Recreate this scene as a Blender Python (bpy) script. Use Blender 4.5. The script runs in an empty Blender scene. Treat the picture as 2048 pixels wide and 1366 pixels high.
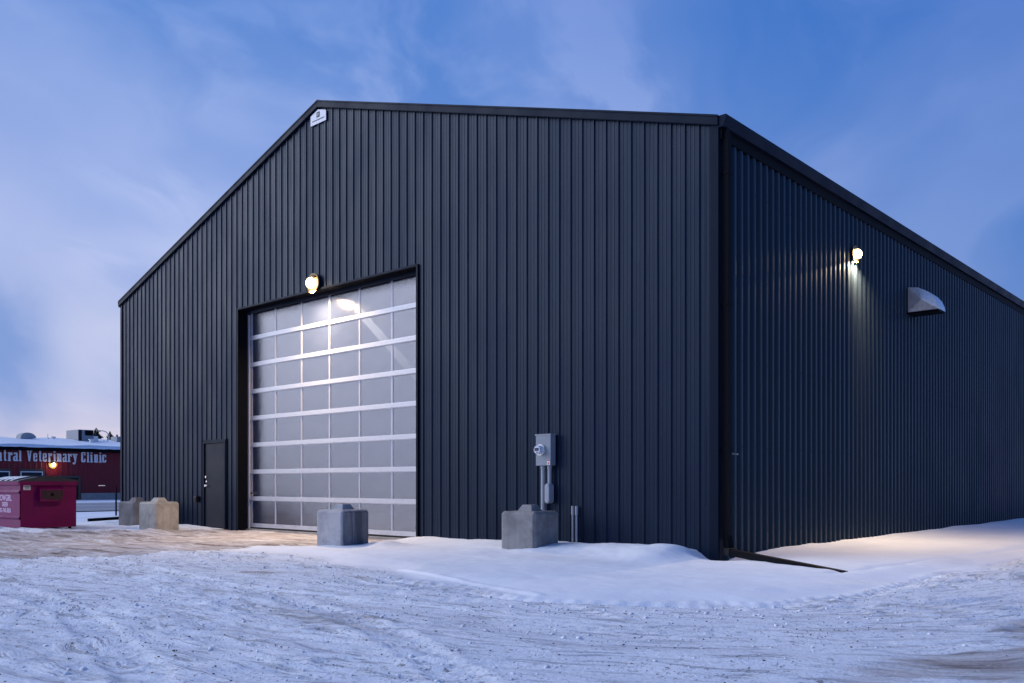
import bpy, bmesh, math, random
import numpy as np
from mathutils import Vector, Matrix

random.seed(7)
S = bpy.context.scene
COL = S.collection
R = math.radians

# ------------------------------------------------------------------ camera
cam_d = bpy.data.cameras.new('camera')
cam = bpy.data.objects.new('camera', cam_d)
COL.objects.link(cam)
cam.location = (6.065, -10.937, 1.05)
cam.rotation_euler = (R(90), 0, R(42.13))
cam_d.sensor_width = 36.0
cam_d.lens = 36.0 * 1772.0 / 2048.0
cam_d.shift_y = (967.0 - 683.0) / 2048.0
cam_d.clip_start = 0.1
cam_d.clip_end = 3000
S.camera = cam

# ------------------------------------------------------------------ world
W = bpy.data.worlds.new('World')
S.world = W
W.use_nodes = True
nt = W.node_tree
for n in list(nt.nodes):
    nt.nodes.remove(n)
SUN_EL, SUN_AZ = 4.0, 250.0      # dusk: the glow is low, ahead and to the left of the building front


class NB:
    """tiny node builder"""
    def __init__(s, tree): s.t = tree
    def n(s, kind, **kw):
        o = s.t.nodes.new(kind)
        for k, v in kw.items():
            setattr(o, k, v)
        return o
    def link(s, a, b): s.t.links.new(a, b)
    def m(s, op, a, b=None, c=None, clamp=False):
        o = s.n('ShaderNodeMath', operation=op, use_clamp=clamp)
        for i, v in enumerate((a, b, c)):
            if v is None: continue
            if isinstance(v, (int, float)): o.inputs[i].default_value = v
            else: s.link(v, o.inputs[i])
        return o.outputs[0]
    def vm(s, op, a, b=None, out=0):
        o = s.n('ShaderNodeVectorMath', operation=op)
        for i, v in enumerate((a, b)):
            if v is None: continue
            if isinstance(v, (tuple, list)): o.inputs[i].default_value = v
            elif isinstance(v, (int, float)): o.inputs[3].default_value = v
            else: s.link(v, o.inputs[i])
        return o.outputs[out]
    def noise(s, vec, scale, detail=4, rough=.5, dist=0., dim='3D'):
        o = s.n('ShaderNodeTexNoise', noise_dimensions=dim)
        if vec is not None: s.link(vec, o.inputs['Vector'])
        o.inputs['Scale'].default_value = scale
        o.inputs['Detail'].default_value = detail
        o.inputs['Roughness'].default_value = rough
        o.inputs['Distortion'].default_value = dist
        return o.outputs['Fac']
    def ramp(s, fac, pts, interp='LINEAR'):
        o = s.n('ShaderNodeValToRGB')
        o.color_ramp.interpolation = interp
        e = o.color_ramp.elements
        while len(e) > 1: e.remove(e[-1])
        e[0].position = pts[0][0]
        def c4(c): return (c, c, c, 1) if isinstance(c, (int, float)) else (*c, 1)
        e[0].color = c4(pts[0][1])
        for p, c in pts[1:]:
            x = e.new(p); x.color = c4(c)
        if fac is not None: s.link(fac, o.inputs[0])
        return o.outputs[0]
    def sm(s, v, lo, hi, a=0., b=1.):
        o = s.n('ShaderNodeMapRange', interpolation_type='SMOOTHSTEP')
        s.link(v, o.inputs[0])
        for i, x in enumerate((lo, hi, a, b)): o.inputs[i + 1].default_value = x
        return o.outputs[0]
    def mix(s, f, a, b, blend='MIX'):
        o = s.n('ShaderNodeMix', data_type='RGBA', blend_type=blend)
        if isinstance(f, (int, float)): o.inputs[0].default_value = f
        else: s.link(f, o.inputs[0])
        for i, v in ((6, a), (7, b)):
            if isinstance(v, (tuple, list)): o.inputs[i].default_value = (*v[:3], 1)
            else: s.link(v, o.inputs[i])
        return o.outputs[2]
    def comb(s, x, y, z):
        o = s.n('ShaderNodeCombineXYZ')
        for i, v in enumerate((x, y, z)):
            if isinstance(v, (int, float)): o.inputs[i].default_value = v
            else: s.link(v, o.inputs[i])
        return o.outputs[0]
    def sep(s, v):
        o = s.n('ShaderNodeSeparateXYZ'); s.link(v, o.inputs[0]); return o.outputs


b = NB(nt)
tc = b.n('ShaderNodeTexCoord').outputs['Generated']
d = b.vm('NORMALIZE', tc)
dx, dy, dz = b.sep(d)
zc = b.m('MAXIMUM', dz, 0.0)
az = b.vm('DOT_PRODUCT', d, (-0.944, -0.330, 0.0), out=1)          # towards the sunset
# clear dusk blue by height above the horizon
blue = b.ramp(zc, [(0.0, (.26, .35, .66)), (.12, (.15, .27, .62)), (.25, (.085, .215, .58)), (.45, (.032, .155, .54)), (1.0, (.025, .11, .40))])
pale = b.ramp(zc, [(0.0, (.54, .53, .72)), (.08, (.38, .46, .76)), (.24, (.235, .36, .74)), (.33, (.165, .305, .71)), (.45, (.10, .25, .66)), (1.0, (.05, .16, .48))])
azf = b.sm(az, -0.30, 0.90)
base = b.mix(azf, blue, pale)
# high thin cloud, drawn on a plane overhead so that it keeps its perspective
inv = b.m('DIVIDE', 1.0, b.m('ADD', zc, 0.16))
ca, sa = math.cos(R(131)), math.sin(R(131))                       # streak direction
u = b.m('MULTIPLY', b.m('ADD', b.m('MULTIPLY', dx, ca), b.m('MULTIPLY', dy, sa)), inv)
v = b.m('MULTIPLY', b.m('ADD', b.m('MULTIPLY', dx, -sa), b.m('MULTIPLY', dy, ca)), inv)
w0 = b.noise(b.comb(u, v, 5.0), 0.8, 3, .5)
wv_ = b.m('MULTIPLY', b.m('SUBTRACT', w0, .5), 1.1)
vv = b.m('ADD', v, wv_)
n1 = b.noise(b.comb(b.m('MULTIPLY', u, .22), vv, 2.7), 1.15, 4, .5, .2)
n2 = b.noise(b.comb(b.m('MULTIPLY', u, .55), vv, 9.0), 3.0, 5, .58, .3)
n3 = b.noise(b.comb(b.m('MULTIPLY', u, .8), v, 4.0), 1.0, 3, .5)
cl = b.m('ADD', b.m('MULTIPLY', b.sm(n1, .42, .62), .60), b.m('MULTIPLY', b.m('MULTIPLY', b.sm(n2, .42, .62), b.sm(n3, .38, .58)), .85), clamp=True)
cfac = b.m('MULTIPLY', cl,  b.sm(az, -.5, .75, .62, .95))
ccol_w = b.ramp(zc, [(0.0, (.64, .58, .72)), (.06, (.53, .56, .79)), (.2, (.50, .575, .87)), (.33, (.40, .51, .86)), (.45, (.25, .38, .78)), (1.0, (.13, .2, .5))])
ccol_e = b.ramp(zc, [(0.0, (.36, .40, .66)), (.1, (.26, .34, .68)), (.25, (.26, .37, .74)), (.45, (.18, .285, .68)), (1.0, (.10, .17, .45))])
ccol = b.mix(b.sm(az, -.25, .7), ccol_e, ccol_w)
col = b.mix(cfac, base, ccol)
# a cloud bank low on the left, with a clear gap in it
def blob(dirv, inner, outer):
    l = math.sqrt(sum(c * c for c in dirv)); dv = tuple(c / l for c in dirv)
    dist = b.vm('DISTANCE', d, dv, out=1)
    return b.m('SUBTRACT', 1.0, b.sm(b.m('ADD', dist, b.m('MULTIPLY', b.m('SUBTRACT', b.noise(d, 7, 4, .55, .4), .5), .16)), inner, outer))
def pxdir(x, y):
    th = R(42.13); f = (-math.sin(th), math.cos(th)); r_ = (math.cos(th), math.sin(th)); k = (x - 1024) / 1772
    return (f[0] + r_[0] * k, f[1] + r_[1] * k, (967 - y) / 1772)
bank = b.m('MULTIPLY', blob(pxdir(20, 430), .02, .30), .45)
col = b.mix(bank, col, (.40, .495, .83))
bank2 = b.m('MULTIPLY', blob(pxdir(130, 650), .01, .15), .55)
col = b.mix(bank2, col, (.53, .59, .85))
glow = b.m('MULTIPLY', b.m('SUBTRACT', 1.0, b.sm(zc, .02, .12)), b.sm(az, .45, .95))
col = b.mix(b.m('MULTIPLY', glow, .85), col, (.80, .69, .74))
# the brighter western sky beyond the left edge of the picture
west = b.m('MULTIPLY', b.sm(az, .70, 1.0), b.m('SUBTRACT', 1.0, b.sm(zc, .15, .85)))
col = b.mix(b.m('MULTIPLY', west, .5), col, (.84, .80, .92))
gap = b.m('MULTIPLY', blob(pxdir(-10, 690), .03, .105), .92)
col = b.mix(gap, col, (.195, .32, .67))
puff = b.m('MULTIPLY', blob(pxdir(190, 690), .02, .085), .55)
col = b.mix(puff, col, (.60, .63, .84))
sky = b.n('ShaderNodeTexSky', sky_type='NISHITA')
sky.sun_disc = False
sky.sun_elevation = R(SUN_EL)
sky.sun_rotation = R(SUN_AZ)
col = b.mix(0.003, col, sky.outputs[0], 'ADD')
bg = b.n('ShaderNodeBackground')
b.link(col, bg.inputs[0])
bg.inputs[1].default_value = 1.0
wo = b.n('ShaderNodeOutputWorld')
b.link(bg.outputs[0], wo.inputs[0])

# the last soft light of the west
sd = bpy.data.lights.new('sun', 'SUN')
sd.energy = 2.1
sd.angle = R(55)
sd.color = (.86, .90, 1.0)
sun = bpy.data.objects.new('sun', sd)
COL.objects.link(sun)
sun.rotation_euler = Vector((0.80, 0.60, -math.tan(R(30)))).to_track_quat('-Z', 'Y').to_euler()

S.view_settings.view_transform = 'Standard'
S.view_settings.look = 'None'
S.view_settings.exposure = 0.0
S.view_settings.gamma = 1.0
S.view_settings.use_curve_mapping = False
S.render.engine = 'CYCLES'
S.cycles.max_bounces = 6
S.cycles.sample_clamp_indirect = 4.0

# ------------------------------------------------------------------ materials
def mat(name, base=(.5, .5, .5), rough=.5, metal=0., spec=.5, var=0., vscale=5., bump=0., bscale=20., stretch=(1, 1, 1),
        emit=None, estr=0., fine=0.):
    m = bpy.data.materials.new(name); m.use_nodes = True
    q = NB(m.node_tree)
    bs = m.node_tree.nodes['Principled BSDF']
    bs.inputs['Base Color'].default_value = (*base, 1)
    bs.inputs['Roughness'].default_value = rough
    bs.inputs['Metallic'].default_value = metal
    bs.inputs['Specular IOR Level'].default_value = spec
    if emit:
        bs.inputs['Emission Color'].default_value = (*emit, 1); bs.inputs['Emission Strength'].default_value = estr
    if var or bump:
        co = q.n('ShaderNodeTexCoord').outputs['Object']
        mp = q.n('ShaderNodeMapping'); q.link(co, mp.inputs[0]); mp.inputs['Scale'].default_value = stretch
        co = mp.outputs[0]
    if var:
        n = q.noise(co, vscale, 6, .6)
        f = q.sm(n, .3, .7, 1 - var, 1 + var)
        c = q.vm('SCALE', q.comb(*base), None)
        q.link(f, c.node.inputs[3])
        q.link(c, bs.inputs['Base Color'])
        q.link(q.sm(n, .3, .7, max(0, rough - .07), min(1, rough + .07)), bs.inputs['Roughness'])
    if bump:
        bp = q.n('ShaderNodeBump'); bp.inputs['Strength'].default_value = 1.0; bp.inputs['Distance'].default_value = bump
        h = q.noise(co, bscale, 5, .55)
        q.link(h, bp.inputs['Height']); q.link(bp.outputs[0], bs.inputs['Normal'])
    return m

M = {}
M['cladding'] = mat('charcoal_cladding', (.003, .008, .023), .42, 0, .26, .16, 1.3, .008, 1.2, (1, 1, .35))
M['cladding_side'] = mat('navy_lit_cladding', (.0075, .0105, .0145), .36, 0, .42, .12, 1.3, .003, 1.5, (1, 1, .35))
M['trim'] = mat('charcoal_trim', (.003, .006, .017), .5, 0, .13, .1, 2)
M['door_paint'] = mat('black_door_paint', (.009, .012, .024), .5, 0, .18, .1, 3)
M['black'] = mat('black_metal', (.003, .0035, .006), .65, 0, .08)
M['black_plastic'] = mat('black_plastic', (.008, .008, .010), .5, 0, .25)
M['alu'] = mat('aluminium', (.50, .51, .56), .42, .35, .5, .06, 6)
M['alu_soft'] = mat('aluminium_stile', (.40, .41, .50), .40, .1, .6, .05, 6)
M['galv'] = mat('galvanised_sheet', (.70, .71, .72), .40, .6, .5, .12, 14, .001, 30)
M['galv_dull'] = mat('weathered_galvanised_sheet', (.30, .32, .35), .7, .1, .3, .1, 5)
M['grey_paint'] = mat('grey_enclosure_paint', (.22, .25, .29), .45, 0, .5, .06, 5)
M['pvc'] = mat('grey_conduit', (.30, .33, .38), .45, 0, .5, .05, 6)
M['white'] = mat('white_paint', (.78, .78, .80), .5, 0, .5, .05, 8)
M['label'] = mat('printed_label', (.72, .70, .66), .6)
M['red_print'] = mat('red_print', (.5, .03, .03), .6)
M['ink'] = mat('dark_print', (.03, .035, .06), .6)
M['chrome'] = mat('chrome', (.85, .85, .86), .2, 1)
M['magenta'] = mat('magenta_bin_paint', (.165, .0006, .056), .5, 0, .22, .12, 3, .002, 6)
M['magenta_pale'] = mat('pale_magenta_bin_paint', (.18, .012, .095), .55, 0, .22, .10, 3, .002, 6)
M['rust'] = mat('rusty_steel', (.05, .022, .022), .8, 0, .3, .35, 18)
M['lid'] = mat('black_lid', (.018, .020, .024), .45, 0, .5, .1, 4)
M['print_pink'] = mat('pale_lettering', (.72, .50, .66), .6)
M['red_wall'] = mat('red_wall_metal', (.175, .005, .015), .5, 0, .4, .12, 2)
M['letter'] = mat('white_letter', (.90, .88, .90), .5)
M['brown'] = mat('brown_casing', (.07, .055, .05), .6, 0, .4, .1, 5)
M['concrete_plain'] = mat('grey_concrete', (.30, .29, .28), .9, 0, .2, .12, 4)
M['glass'] = mat('dark_window_glass', (.02, .03, .045), .12, 0, .5)
M['trunk'] = mat('spruce_bark', (.05, .035, .025), .9)
M['needle'] = mat('spruce_needles', (.018, .028, .02), .9, 0, .2, .3, 1.0)
M['lamp_pole'] = mat('galvanised_pole', (.35, .36, .38), .5, .4)
M['lens'] = mat('lit_lamp_lens', (1, 1, 1), .5, emit=(1.0, .78, .46), estr=22)
M['halo_dish'] = mat('cream_halo_dish', (.34, .20, .07), .6)  # paint of the dishes added as lamp halos
M['lens_side'] = mat('lit_lamp_lens_side', (1, 1, 1), .5, emit=(1.0, .80, .50), estr=30)
M['lens_small'] = mat('lit_lamp_lens_small', (1, 1, 1), .5, emit=(1.0, .70, .32), estr=40)
M['interior'] = mat('dark_interior', (.03, .03, .035), .9)

def snow_like():
    m = bpy.data.materials.new('packed_snow_ground'); m.use_nodes = True
    q = NB(m.node_tree); bs = m.node_tree.nodes['Principled BSDF']
    co = q.n('ShaderNodeTexCoord').outputs['Object']
    at = q.n('ShaderNodeAttribute', attribute_name='dirt').outputs['Fac']
    ro = q.n('ShaderNodeAttribute', attribute_name='rough').outputs['Fac']
    uv = q.n('ShaderNodeAttribute', attribute_name='flow').outputs['Vector']
    n_big = q.noise(co, 1.1, 5, .6)
    n_st = q.noise(uv, 1.0, 7, .68, .5)              # streaks that follow the wheel tracks
    n_st2 = q.noise(q.vm('SCALE', uv, 3.1), 1.0, 7, .7, .4)
    n_f = q.noise(co, 26, 6, .7)
    snow = q.mix(q.sm(n_big, .3, .7), (.84, .86, .90), (.91, .92, .94))
    icy = q.mix(q.sm(n_st, .42, .66), snow, (.83, .845, .89))
    c = q.mix(ro, snow, icy)
    # dirty grey-brown streaks in the driven area
    dmask = q.m('MULTIPLY', q.m('MULTIPLY', ro, q.sm(n_st, .53, .66)), q.sm(n_st2, .42, .60), clamp=True)
    dmask = q.m('MULTIPLY', dmask, q.sm(n_big, .35, .60, .3, 1.0))
    c = q.mix(q.m('MULTIPLY', dmask, .85), c, (.27, .235, .235))
    n_p = q.noise(q.vm('SCALE', uv, 8.0), 1.0, 5, .6, .3)
    pm = q.m('MULTIPLY', q.m('MULTIPLY', q.sm(n_p, .55, .63), ro), q.sm(n_st2, .36, .58, .12, 1.0))
    c = q.mix(q.m('MULTIPLY', pm, .55), c, (.25, .24, .27))
    # fine grit
    n_g = q.noise(co, 17, 5, .62, .3)
    g = q.m('MULTIPLY', q.m('MAXIMUM', q.sm(n_f, .57, .64), q.sm(n_g, .61, .655)), q.sm(n_st2, .38, .60, .15, 1))
    c = q.mix(q.m('MULTIPLY', q.m('MULTIPLY', g, ro), .80), c, (.15, .135, .14))
    # bare sandy ground
    n_d = q.noise(uv, 1.6, 7, .65, .6)
    dcol = q.mix(q.sm(n_d, .38, .64), (.52, .475, .46), (.34, .285, .26))
    dcol = q.mix(q.m('MULTIPLY', q.sm(n_d, .56, .64), .9), dcol, (.13, .09, .065))
    dcol = q.mix(q.m('MULTIPLY', q.sm(n_p, .56, .62), .5), dcol, (.16, .12, .10))
    dcol = q.mix(q.m('MULTIPLY', q.sm(n_st2, .50, .60), .7), dcol, (.72, .70, .72))
    dm = q.m('ADD', at, q.m('MULTIPLY', q.m('SUBTRACT', n_st, .5), 1.3))
    dm = q.sm(dm, .34, .62)
    dm = q.m('MULTIPLY', dm, q.sm(at, .02, .12))
    c = q.mix(dm, c, dcol)
    q.link(c, bs.inputs['Base Color'])
    q.link(q.sm(n_st, .4, .7, .75, .5), bs.inputs['Roughness'])
    bs.inputs['Specular IOR Level'].default_value = .35
    bp = q.n('ShaderNodeBump'); bp.inputs['Strength'].default_value = 1
    bp.inputs['Distance'].default_value = .024
    fine = q.m('ADD', q.m('ADD', q.m('MULTIPLY', q.noise(co, 30, 6, .7), .6), q.m('MULTIPLY', n_st2, .7)), q.m('MULTIPLY', q.sm(n_p, .66, .50), .5))
    smooth_n = q.m('ADD', q.m('MULTIPLY', q.noise(co, 5, 5, .55), .35), q.m('MULTIPLY', q.noise(co, 38, 4, .6), .10))
    q.link(q.m('ADD', q.m('MULTIPLY', fine, ro), smooth_n), bp.inputs['Height'])
    q.link(bp.outputs[0], bs.inputs['Normal'])
    return m
M['ground'] = snow_like()
M['snow'] = mat('clean_snow', (.82, .84, .88), .75, 0, .3, .05, 3, .02, 8)
M['clod'] = mat('snow_clod', (.80, .82, .86), .8, 0, .3, .08, 9)
M['grit'] = mat('brown_grit', (.10, .08, .07), .9, 0, .2, .3, 9)
M['road'] = mat('packed_road', (.30, .30, .33), .75, 0, .3, .3, .35, .02, 3, (1, .25, 1))

def concrete(name, base, streak):
    m = bpy.data.materials.new(name); m.use_nodes = True
    q = NB(m.node_tree); bs = m.node_tree.nodes['Principled BSDF']
    oi = q.n('ShaderNodeObjectInfo').outputs['Location']
    co = q.vm('ADD', q.n('ShaderNodeTexCoord').outputs['Object'], oi)
    n1 = q.noise(co, 3.2, 6, .62, .3)
    n2 = q.noise(co, 40, 5, .7)
    mp = q.n('ShaderNodeMapping'); q.link(co, mp.inputs[0]); mp.inputs['Scale'].default_value = (14, 14, .7)
    n3 = q.noise(mp.outputs[0], 1.0, 3, .5)
    c = q.mix(q.sm(n1, .35, .68), base, tuple(x * .66 for x in base))
    c = q.mix(q.m('MULTIPLY', q.sm(n2, .55, .7), .35), c, tuple(x * .5 for x in base))
    n4 = q.noise(co, 55, 2, .5)
    c = q.mix(q.m('MULTIPLY', q.sm(n4, .70, .73), .8), c, tuple(x * .25 for x in base))
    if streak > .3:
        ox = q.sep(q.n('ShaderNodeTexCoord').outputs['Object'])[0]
        shade_damp = q.sm(ox, .285, .305)  # whole side face darkened as painted shade, with wet streaks over it
        c = q.mix(q.m('MULTIPLY', shade_damp, q.sm(n3, .42, .60, .55, .92)), c, (.085, .09, .105))
    else:
        c = q.mix(q.m('MULTIPLY', q.sm(n3, .5, .62), streak), c, tuple(x * .42 for x in base))
    q.link(c, bs.inputs['Base Color']); bs.inputs['Roughness'].default_value = .9
    bs.inputs['Specular IOR Level'].default_value = .2
    bp = q.n('ShaderNodeBump'); bp.inputs['Distance'].default_value = .006
    q.link(q.m('ADD', n2, q.m('MULTIPLY', n1, 2.5)), bp.inputs['Height']); q.link(bp.outputs[0], bs.inputs['Normal'])
    return m
M['conc'] = concrete('cast_concrete', (.30, .29, .285), .15)
M['conc_warm'] = concrete('lamp_warm_concrete', (.52, .495, .44), .2)  # the wall lamp's tan light is put into this concrete colour
M['conc_dark'] = concrete('streaked_shaded_concrete', (.44, .44, .46), .6)

def pane_mat():
    m = bpy.data.materials.new('multiwall_door_pane'); m.use_nodes = True
    q = NB(m.node_tree); t = m.node_tree
    bs = t.nodes['Principled BSDF']
    co = q.n('ShaderNodeTexCoord').outputs['Object']
    n = q.noise(co, 1.7, 4, .5)
    q.link(q.mix(q.sm(n, .3, .7), (.024, .030, .058), (.040, .048, .078)), bs.inputs['Base Color'])
    bs.inputs['Roughness'].default_value = .20
    bs.inputs['IOR'].default_value = 2.4
    bs.inputs['Specular Tint'].default_value = (.84, .87, 1, 1)
    # thin horizontal flutes of the multiwall sheet
    wv = q.n('ShaderNodeTexWave', wave_type='BANDS', bands_direction='Z')
    q.link(co, wv.inputs[0]); wv.inputs['Scale'].default_value = 18
    bp = q.n('ShaderNodeBump'); bp.inputs['Distance'].default_value = .0009
    hh = q.m('ADD', wv.outputs['Fac'], q.m('MULTIPLY', q.noise(co, 2.2, 2, .5), 8))
    q.link(hh, bp.inputs['Height']); q.link(bp.outputs[0], bs.inputs['Normal'])
    tr = q.n('ShaderNodeBsdfTransparent'); tr.inputs[0].default_value = (.9, .92, .95, 1)
    mx = q.n('ShaderNodeMixShader'); mx.inputs[0].default_value = .78
    out = t.nodes['Material Output']
    q.link(tr.outputs[0], mx.inputs[1]); q.link(bs.outputs[0], mx.inputs[2]); q.link(mx.outputs[0], out.inputs[0])
    return m
M['pane'] = pane_mat()

for k_ in ('cladding', 'cladding_side', 'trim'):
    M[k_].node_tree.nodes['Principled BSDF'].inputs['Specular Tint'].default_value = (.52, .72, 1.0, 1)

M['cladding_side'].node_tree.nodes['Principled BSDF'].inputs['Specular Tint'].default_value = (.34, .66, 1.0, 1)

# ------------------------------------------------------------------ mesh helpers
class MB:
    def __init__(s): s.v = []; s.f = []
    def add(s, vs, fs):
        o = len(s.v); s.v += [tuple(p) for p in vs]; s.f += [tuple(i + o for i in f) for f in fs]; return s
    def box(s, a, c):
        (x0, y0, z0), (x1, y1, z1) = a, c
        x0, x1 = sorted((x0, x1)); y0, y1 = sorted((y0, y1)); z0, z1 = sorted((z0, z1))
        return s.add([(x0, y0, z0), (x1, y0, z0), (x1, y1, z0), (x0, y1, z0), (x0, y0, z1), (x1, y0, z1), (x1, y1, z1), (x0, y1, z1)],
                     [(0, 3, 2, 1), (4, 5, 6, 7), (0, 1, 5, 4), (1, 2, 6, 5), (2, 3, 7, 6), (3, 0, 4, 7)])
    def prism(s, pts, a, c, axis='Y'):
        """2-D outline swept from a to c along an axis"""
        def P(p, t):
            if axis == 'Y': return (p[0], t, p[1])
            if axis == 'X': return (t, p[0], p[1])
            return (p[0], p[1], t)
        n = len(pts)
        vs = [P(p, a) for p in pts] + [P(p, c) for p in pts]
        fs = [tuple(range(n))[::-1], tuple(range(n, 2 * n))] + [(i, (i + 1) % n, n + (i + 1) % n, n + i) for i in range(n)]
        return s.add(vs, fs)
    def tube(s, p, q, r, n=12, r2=None, cap=True):
        p = Vector(p); q = Vector(q); r2 = r if r2 is None else r2
        ax = (q - p).normalized(); u = ax.orthogonal().normalized(); w = ax.cross(u)
        vs = []
        for c, rr in ((p, r), (q, r2)):
            for i in range(n):
                t = 2 * math.pi * i / n
                vs.append(c + (u * math.cos(t) + w * math.sin(t)) * rr)
        fs = [(i, (i + 1) % n, n + (i + 1) % n, n + i) for i in range(n)]
        if cap: fs += [tuple(range(n))[::-1], tuple(range(n, 2 * n))]
        return s.add(vs, fs)
    def path(s, pts, r, n=10):
        for i in range(len(pts) - 1): s.tube(pts[i], pts[i + 1], r, n)
        return s
    def bar(s, p, q, w, h):
        """rectangular bar from p to q: w across, h up"""
        p = Vector(p); q = Vector(q); ax = (q - p).normalized()
        side = ax.cross(Vector((0, 0, 1)))
        side = side.normalized() if side.length > 1e-3 else Vector((1, 0, 0))
        up = side.cross(ax)
        vs = [c + side * (w / 2 * i) + up * (h / 2 * j) for c in (p, q) for i, j in ((-1, -1), (1, -1), (1, 1), (-1, 1))]
        return s.add(vs, [(0, 3, 2, 1), (4, 5, 6, 7), (0, 1, 5, 4), (1, 2, 6, 5), (2, 3, 7, 6), (3, 0, 4, 7)])
    def mesh(s, name, m, fix=True):
        me = bpy.data.meshes.new(name); me.from_pydata(s.v, [], s.f)
        if fix:
            bm = bmesh.new(); bm.from_mesh(me); bmesh.ops.recalc_face_normals(bm, faces=bm.faces); bm.to_mesh(me); bm.free()
        if m: me.materials.append(M[m] if isinstance(m, str) else m)
        return me
    def build(s, name, m, parent=None, fix=True, smooth=False, bevel=0.):
        me = s.mesh(name, m, fix)
        if bevel:
            bm = bmesh.new(); bm.from_mesh(me)
            bmesh.ops.bevel(bm, geom=list(bm.edges), offset=bevel, segments=1, affect='EDGES', clamp_overlap=True)
            bm.to_mesh(me); bm.free()
        if smooth: me.polygons.foreach_set('use_smooth', [True] * len(me.polygons))
        o = bpy.data.objects.new(name, me); COL.objects.link(o)
        if parent is not None:
            o.parent = parent
            o.matrix_parent_inverse = Matrix.Translation(-Vector(parent['_o'])) if '_o' in parent.keys() else Matrix()
        return o

def tag(o, label=None, cat=None, group=None, kind=None):
    for k, v in (('label', label), ('category', cat), ('group', group), ('kind', kind)):
        if v: o[k] = v
    return o

def thing(name, loc, label, cat, group=None, rz=0.):
    """Empty at a thing's base. Parts are written in the thing's own coordinates."""
    o = bpy.data.objects.new(name, None); COL.objects.link(o)
    o.location = loc; o.rotation_euler = (0, 0, rz); o.empty_display_size = .2
    return tag(o, label, cat, group)

def copy_tree(o, parent=None):
    c = o.copy(); COL.objects.link(c)
    if parent is not None: c.parent = parent
    for ch in list(o.children): copy_tree(ch, c)
    return c

def text_mesh(body, size, squeeze=1.0, depth=.002, align='CENTER'):
    cu = bpy.data.curves.new('t', 'FONT'); cu.body = body; cu.size = size; cu.extrude = depth; cu.align_x = align
    cu.resolution_u = 2; cu.offset = size * .015
    o = bpy.data.objects.new('t', cu); COL.objects.link(o)
    bpy.context.view_layer.update()
    me = bpy.data.meshes.new_from_object(o.evaluated_get(bpy.context.evaluated_depsgraph_get()))
    bpy.data.objects.remove(o)
    me.transform(Matrix.Diagonal((squeeze, 1, 1, 1)))
    return me

# ------------------------------------------------------------------ numpy noise
def vnoise(x, y, seed):
    xi = np.floor(x).astype(np.int64); yi = np.floor(y).astype(np.int64)
    fx = x - xi; fy = y - yi
    def h(i, j):
        k = (i * 374761393 + j * 668265263 + seed * 1442695041) & 0xffffffff
        k = ((k ^ (k >> 13)) * 1274126177) & 0xffffffff
        k = (k ^ (k >> 16)) & 0xffffffff
        return k / 4294967295.0
    sx = fx * fx * fx * (fx * (fx * 6 - 15) + 10); sy = fy * fy * fy * (fy * (fy * 6 - 15) + 10)
    a = h(xi, yi); bb = h(xi + 1, yi); c = h(xi, yi + 1); dd = h(xi + 1, yi + 1)
    return (a * (1 - sx) + bb * sx) * (1 - sy) + (c * (1 - sx) + dd * sx) * sy
def fbm(x, y, seed, oct=4, gain=.5):
    r = 0; a = 1; t = 0
    for i in range(oct):
        r = r + a * (vnoise(x * 2 ** i + 17.3 * i, y * 2 ** i - 9.1 * i, seed + i) - .5); t += a; a *= gain
    return r / t * 2
def ss(x, a, c):
    t = np.clip((x - a) / (c - a), 0, 1); return t * t * (3 - 2 * t)
def poly_sd(x, y, P):
    """signed distance to a polygon, negative inside"""
    dmin = np.full(x.shape, 1e9); inside = np.zeros(x.shape, bool); n = len(P)
    for i in range(n):
        ax, ay = P[i]; bx, by = P[(i + 1) % n]
        ex, ey = bx - ax, by - ay
        t = np.clip(((x - ax) * ex + (y - ay) * ey) / (ex * ex + ey * ey), 0, 1)
        dmin = np.minimum(dmin, np.hypot(x - ax - t * ex, y - ay - t * ey))
        c = ((ay > y) != (by > y)) & (x < ex * (y - ay) / (ey if ey else 1e-9) + ax)
        inside ^= c
    return np.where(inside, -dmin, dmin)
def line_d(x, y, P):
    dmin = np.full(x.shape, 1e9)
    for (ax, ay), (bx, by) in zip(P[:-1], P[1:]):
        ex, ey = bx - ax, by - ay
        t = np.clip(((x - ax) * ex + (y - ay) * ey) / (ex * ex + ey * ey), 0, 1)
        dmin = np.minimum(dmin, np.hypot(x - ax - t * ex, y - ay - t * ey))
    return dmin

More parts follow.
